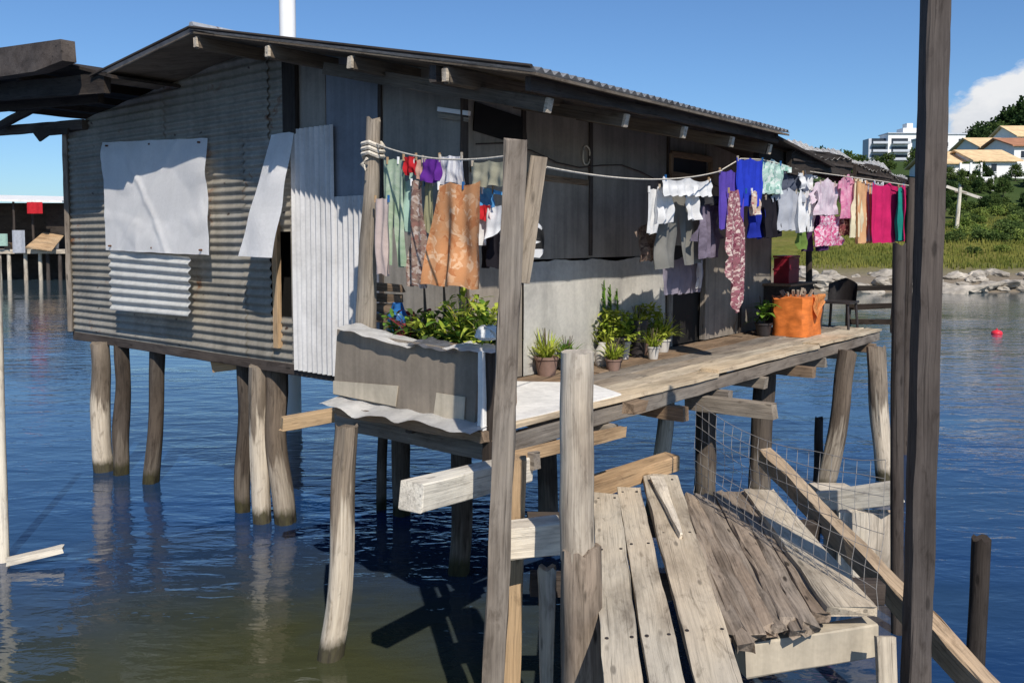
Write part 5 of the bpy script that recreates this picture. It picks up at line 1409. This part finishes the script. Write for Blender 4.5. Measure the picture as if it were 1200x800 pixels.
# ------------------------------------------------------------------ buildings on the hill
def house_b(name, label, px0, px1, py_top, py_base, y, roofm, roof_px=None, gable=False, depth=9, wins=(), rh=None, grp=None):
    x0, x1 = X(px0, y), X(px1, y); zt = Zy(py_top, y); zb = min(Zy(py_base, y), ground((x0 + x1) / 2, y) - .3)
    root = thing(name, ((x0 + x1) / 2, y + depth / 2, zb), label, 'house', grp)
    eave = zt - (rh or 0)
    mb = MB(); bxy(mb, x0, x1, y, y + depth, zb, eave); mb.build('wall', 'white_wall', root)
    if rh:
        ov = .5; mb = MB(); xm0, xm1 = (x0, x1)
        e0 = [Vector((x0 - ov, y - ov, eave)), Vector((x1 + ov, y - ov, eave)), Vector((x1 + ov, y + depth / 2, zt)), Vector((x0 - ov, y + depth / 2, zt))]
        e1 = [Vector((x0 - ov, y + depth + ov, eave)), Vector((x1 + ov, y + depth + ov, eave)), Vector((x1 + ov, y + depth / 2, zt)), Vector((x0 - ov, y + depth / 2, zt))]
        mb.slab(e0, (0, 0, .18)); mb.slab(e1, (0, 0, .18))
        r = mb.build('roof', roofm, root)
        for xe in (x0 + .01, x1 - .16):
            mb = MB(); mb.hexa([Vector((xe, y, eave)), Vector((xe, y + depth, eave)), Vector((xe, y + depth / 2, zt - .05))], [Vector((xe + .15, y, eave)), Vector((xe + .15, y + depth, eave)), Vector((xe + .15, y + depth / 2, zt - .05))])
            mb.build('gable', 'white_wall', root)
    else:
        mb = MB(); bxy(mb, x0 - .2, x1 + .2, y - .2, y + depth, eave + .003, eave + .25); mb.build('roof', 'grey_wall', root)
    for (wx, wy, ww, wh) in wins:
        mb = MB(); a = X(wx, y); bb = X(wx + ww, y); bxy(mb, a, bb, y - .06, y + .05, Zy(wy + wh, y), Zy(wy, y)); f = mb.build('window', 'glass_dark', root)
        mb = MB(); bxy(mb, a - .08, bb + .08, y - .12, y - .065, Zy(wy + wh, y) - .1, Zy(wy + wh, y)); mb.build('sill', 'white_wall', f)
    return root
HG = 'villas on the right hand hillside'
house_b('hill_house', 'white flat topped house with one small window beside the tall post', 1096, 1127, 159, 200, 150, None, depth=10, wins=[(1119, 164, 4, 5), (1103, 168, 4, 5)], grp=HG)
house_b('hill_house', 'villa with a long pale ochre roof and low white wall, right of the tall post', 1100, 1142, 176, 206, 112, 'tile', rh=1.9, wins=[(1106, 196, 5, 7), (1126, 195, 5, 6)], grp=HG)
house_b('hill_house', 'villa with an ochre roof behind and above the other ochre roofs', 1146, 1184, 160, 200, 126, 'tile', rh=1.9, wins=[(1150, 180, 4, 6)], grp=HG)
house_b('hill_house', 'villa with a broad ochre roof and white gable ends, in the middle of the villas', 1139, 1188, 174, 210, 110, 'tile', rh=1.8, wins=[(1145, 193, 6, 9), (1158, 193, 6, 9)], grp=HG)
house_b('hill_house', 'villa with a reddish roof at the right edge of the frame', 1184, 1230, 160, 215, 118, 'tile_red', rh=1.5, wins=[(1192, 178, 5, 8)], grp=HG)
house_b('hill_house', 'villa with a steep tan roof, highest at the right edge', 1188, 1240, 146, 190, 140, 'tile', rh=2.2, wins=[(1194, 165, 4, 5)], grp=HG)
# terraces in front of the villas
for k, (a, b, c, d, lab) in enumerate([(1122, 1146, 193, 201, 'white terrace wall below the long pale ochre roof'), (1122, 1160, 208, 214, 'low white garden wall under the ochre villas')]):
    y = 104 - 2 * k; mb = MB(); bxy(mb, X(a, y), X(b, y), y, y + .3, Zy(d, y), Zy(c, y)); 
    for q in range(3):
        xx = X(a + (b - a) * q / 2, y); bxy(mb, xx - .12, xx + .12, y - .1, y - .002, Zy(d, y) - 2, Zy(c, y) + .15)
    mb.build('terrace_wall', 'white_wall', label=lab, cat='wall')
mb = MB(); y = 92; mb.beam((X(1106, y), y, Zy(219, y)), (X(1154, y), y, Zy(235, y)), .15, .3); mb.build('road_wall', 'wall_old', label='pale sloping roadside wall below the villas', cat='wall')
up = thing('utility_pole', (X(1121, 78), 78, ground(X(1121, 78), 78)), 'pale leaning utility pole on the bank right of the tall dark post', 'utility pole')
mb = MB(); mb.log((X(1119, 78), 78, Zy(272, 78) - 1), (X(1122.5, 78), 78, Zy(220, 78)), .19, .15, rough=.03); mb.build('shaft', 'wood_white', up)
mb = MB(); mb.beam((X(1116, 78), 78, Zy(225, 78)), (X(1130, 78), 78, Zy(226.5, 78)), .1, .12); mb.build('crossarm', 'wood_grey', up)

# apartment block
y = 260.0
ab = thing('apartment_building', (X(1060, y), y + 8, ground(X(1060, y), y)), 'white apartment block with stacked dark balconies on the skyline', 'apartment block')
zb = ground(X(1060, y), y) - 6
mb = MB(); bxy(mb, X(1037, y), X(1100, y), y, y + 6, zb, Zy(158, y)); mb.build('wall', 'white_wall', ab, label='main white block')
mb = MB(); bxy(mb, X(1017, y), X(1037, y) - .02, y + 1.5, y + 6, zb, Zy(163, y)); mb.build('wall', 'grey_wall', ab, label='lower set back wing')
mb = MB(); bxy(mb, X(1056, y), X(1100, y), y + 1, y + 5.5, Zy(158, y) + .3, Zy(151, y)); bxy(mb, X(1062, y), X(1069, y), y + 2, y + 5, Zy(151, y) + .01, Zy(145, y)); mb.build('penthouse', 'white_wall', ab)
mb = MB(); bxy(mb, X(1036, y), X(1101, y), y - .5, y + 6.5, Zy(158, y) + .02, Zy(157, y)); mb.build('roof', 'grey_wall', ab)
for r in range(6):
    yt = 163.5 + 9.4 * r
    for (a, b, yy) in ((1041, 1060, y), (1018, 1034, y + 1.5), (1078, 1092, y)):
        mb = MB(); bxy(mb, X(a, yy), X(b, yy), yy - .15, yy + .1, Zy(yt + 6, yy), Zy(yt, yy)); bal = mb.build('balcony', 'glass_dark', ab)
        mb = MB(); bxy(mb, X(a - .6, yy), X(b + .6, yy), yy - 1.6, yy - .16, Zy(yt + 6.6, yy), Zy(yt + 5.9, yy)); bxy(mb, X(a - .6, yy), X(b + .6, yy), yy - 1.6, yy - 1.45, Zy(yt + 5.9, yy) + .002, Zy(yt + 3.9, yy)); mb.build('parapet', 'grey_wall', bal)
    for a in (1064, 1070, 1096):
        mb = MB(); bxy(mb, X(a, y), X(a + 2.5, y), y - .08, y + .1, Zy(yt + 5, y), Zy(yt + 1, y)); mb.build('window', 'glass_dark', ab)

# ------------------------------------------------------------------ render settings
scene.view_settings.view_transform = 'Standard'
scene.view_settings.look = 'None'
scene.view_settings.exposure = 0
scene.render.engine = 'CYCLES'
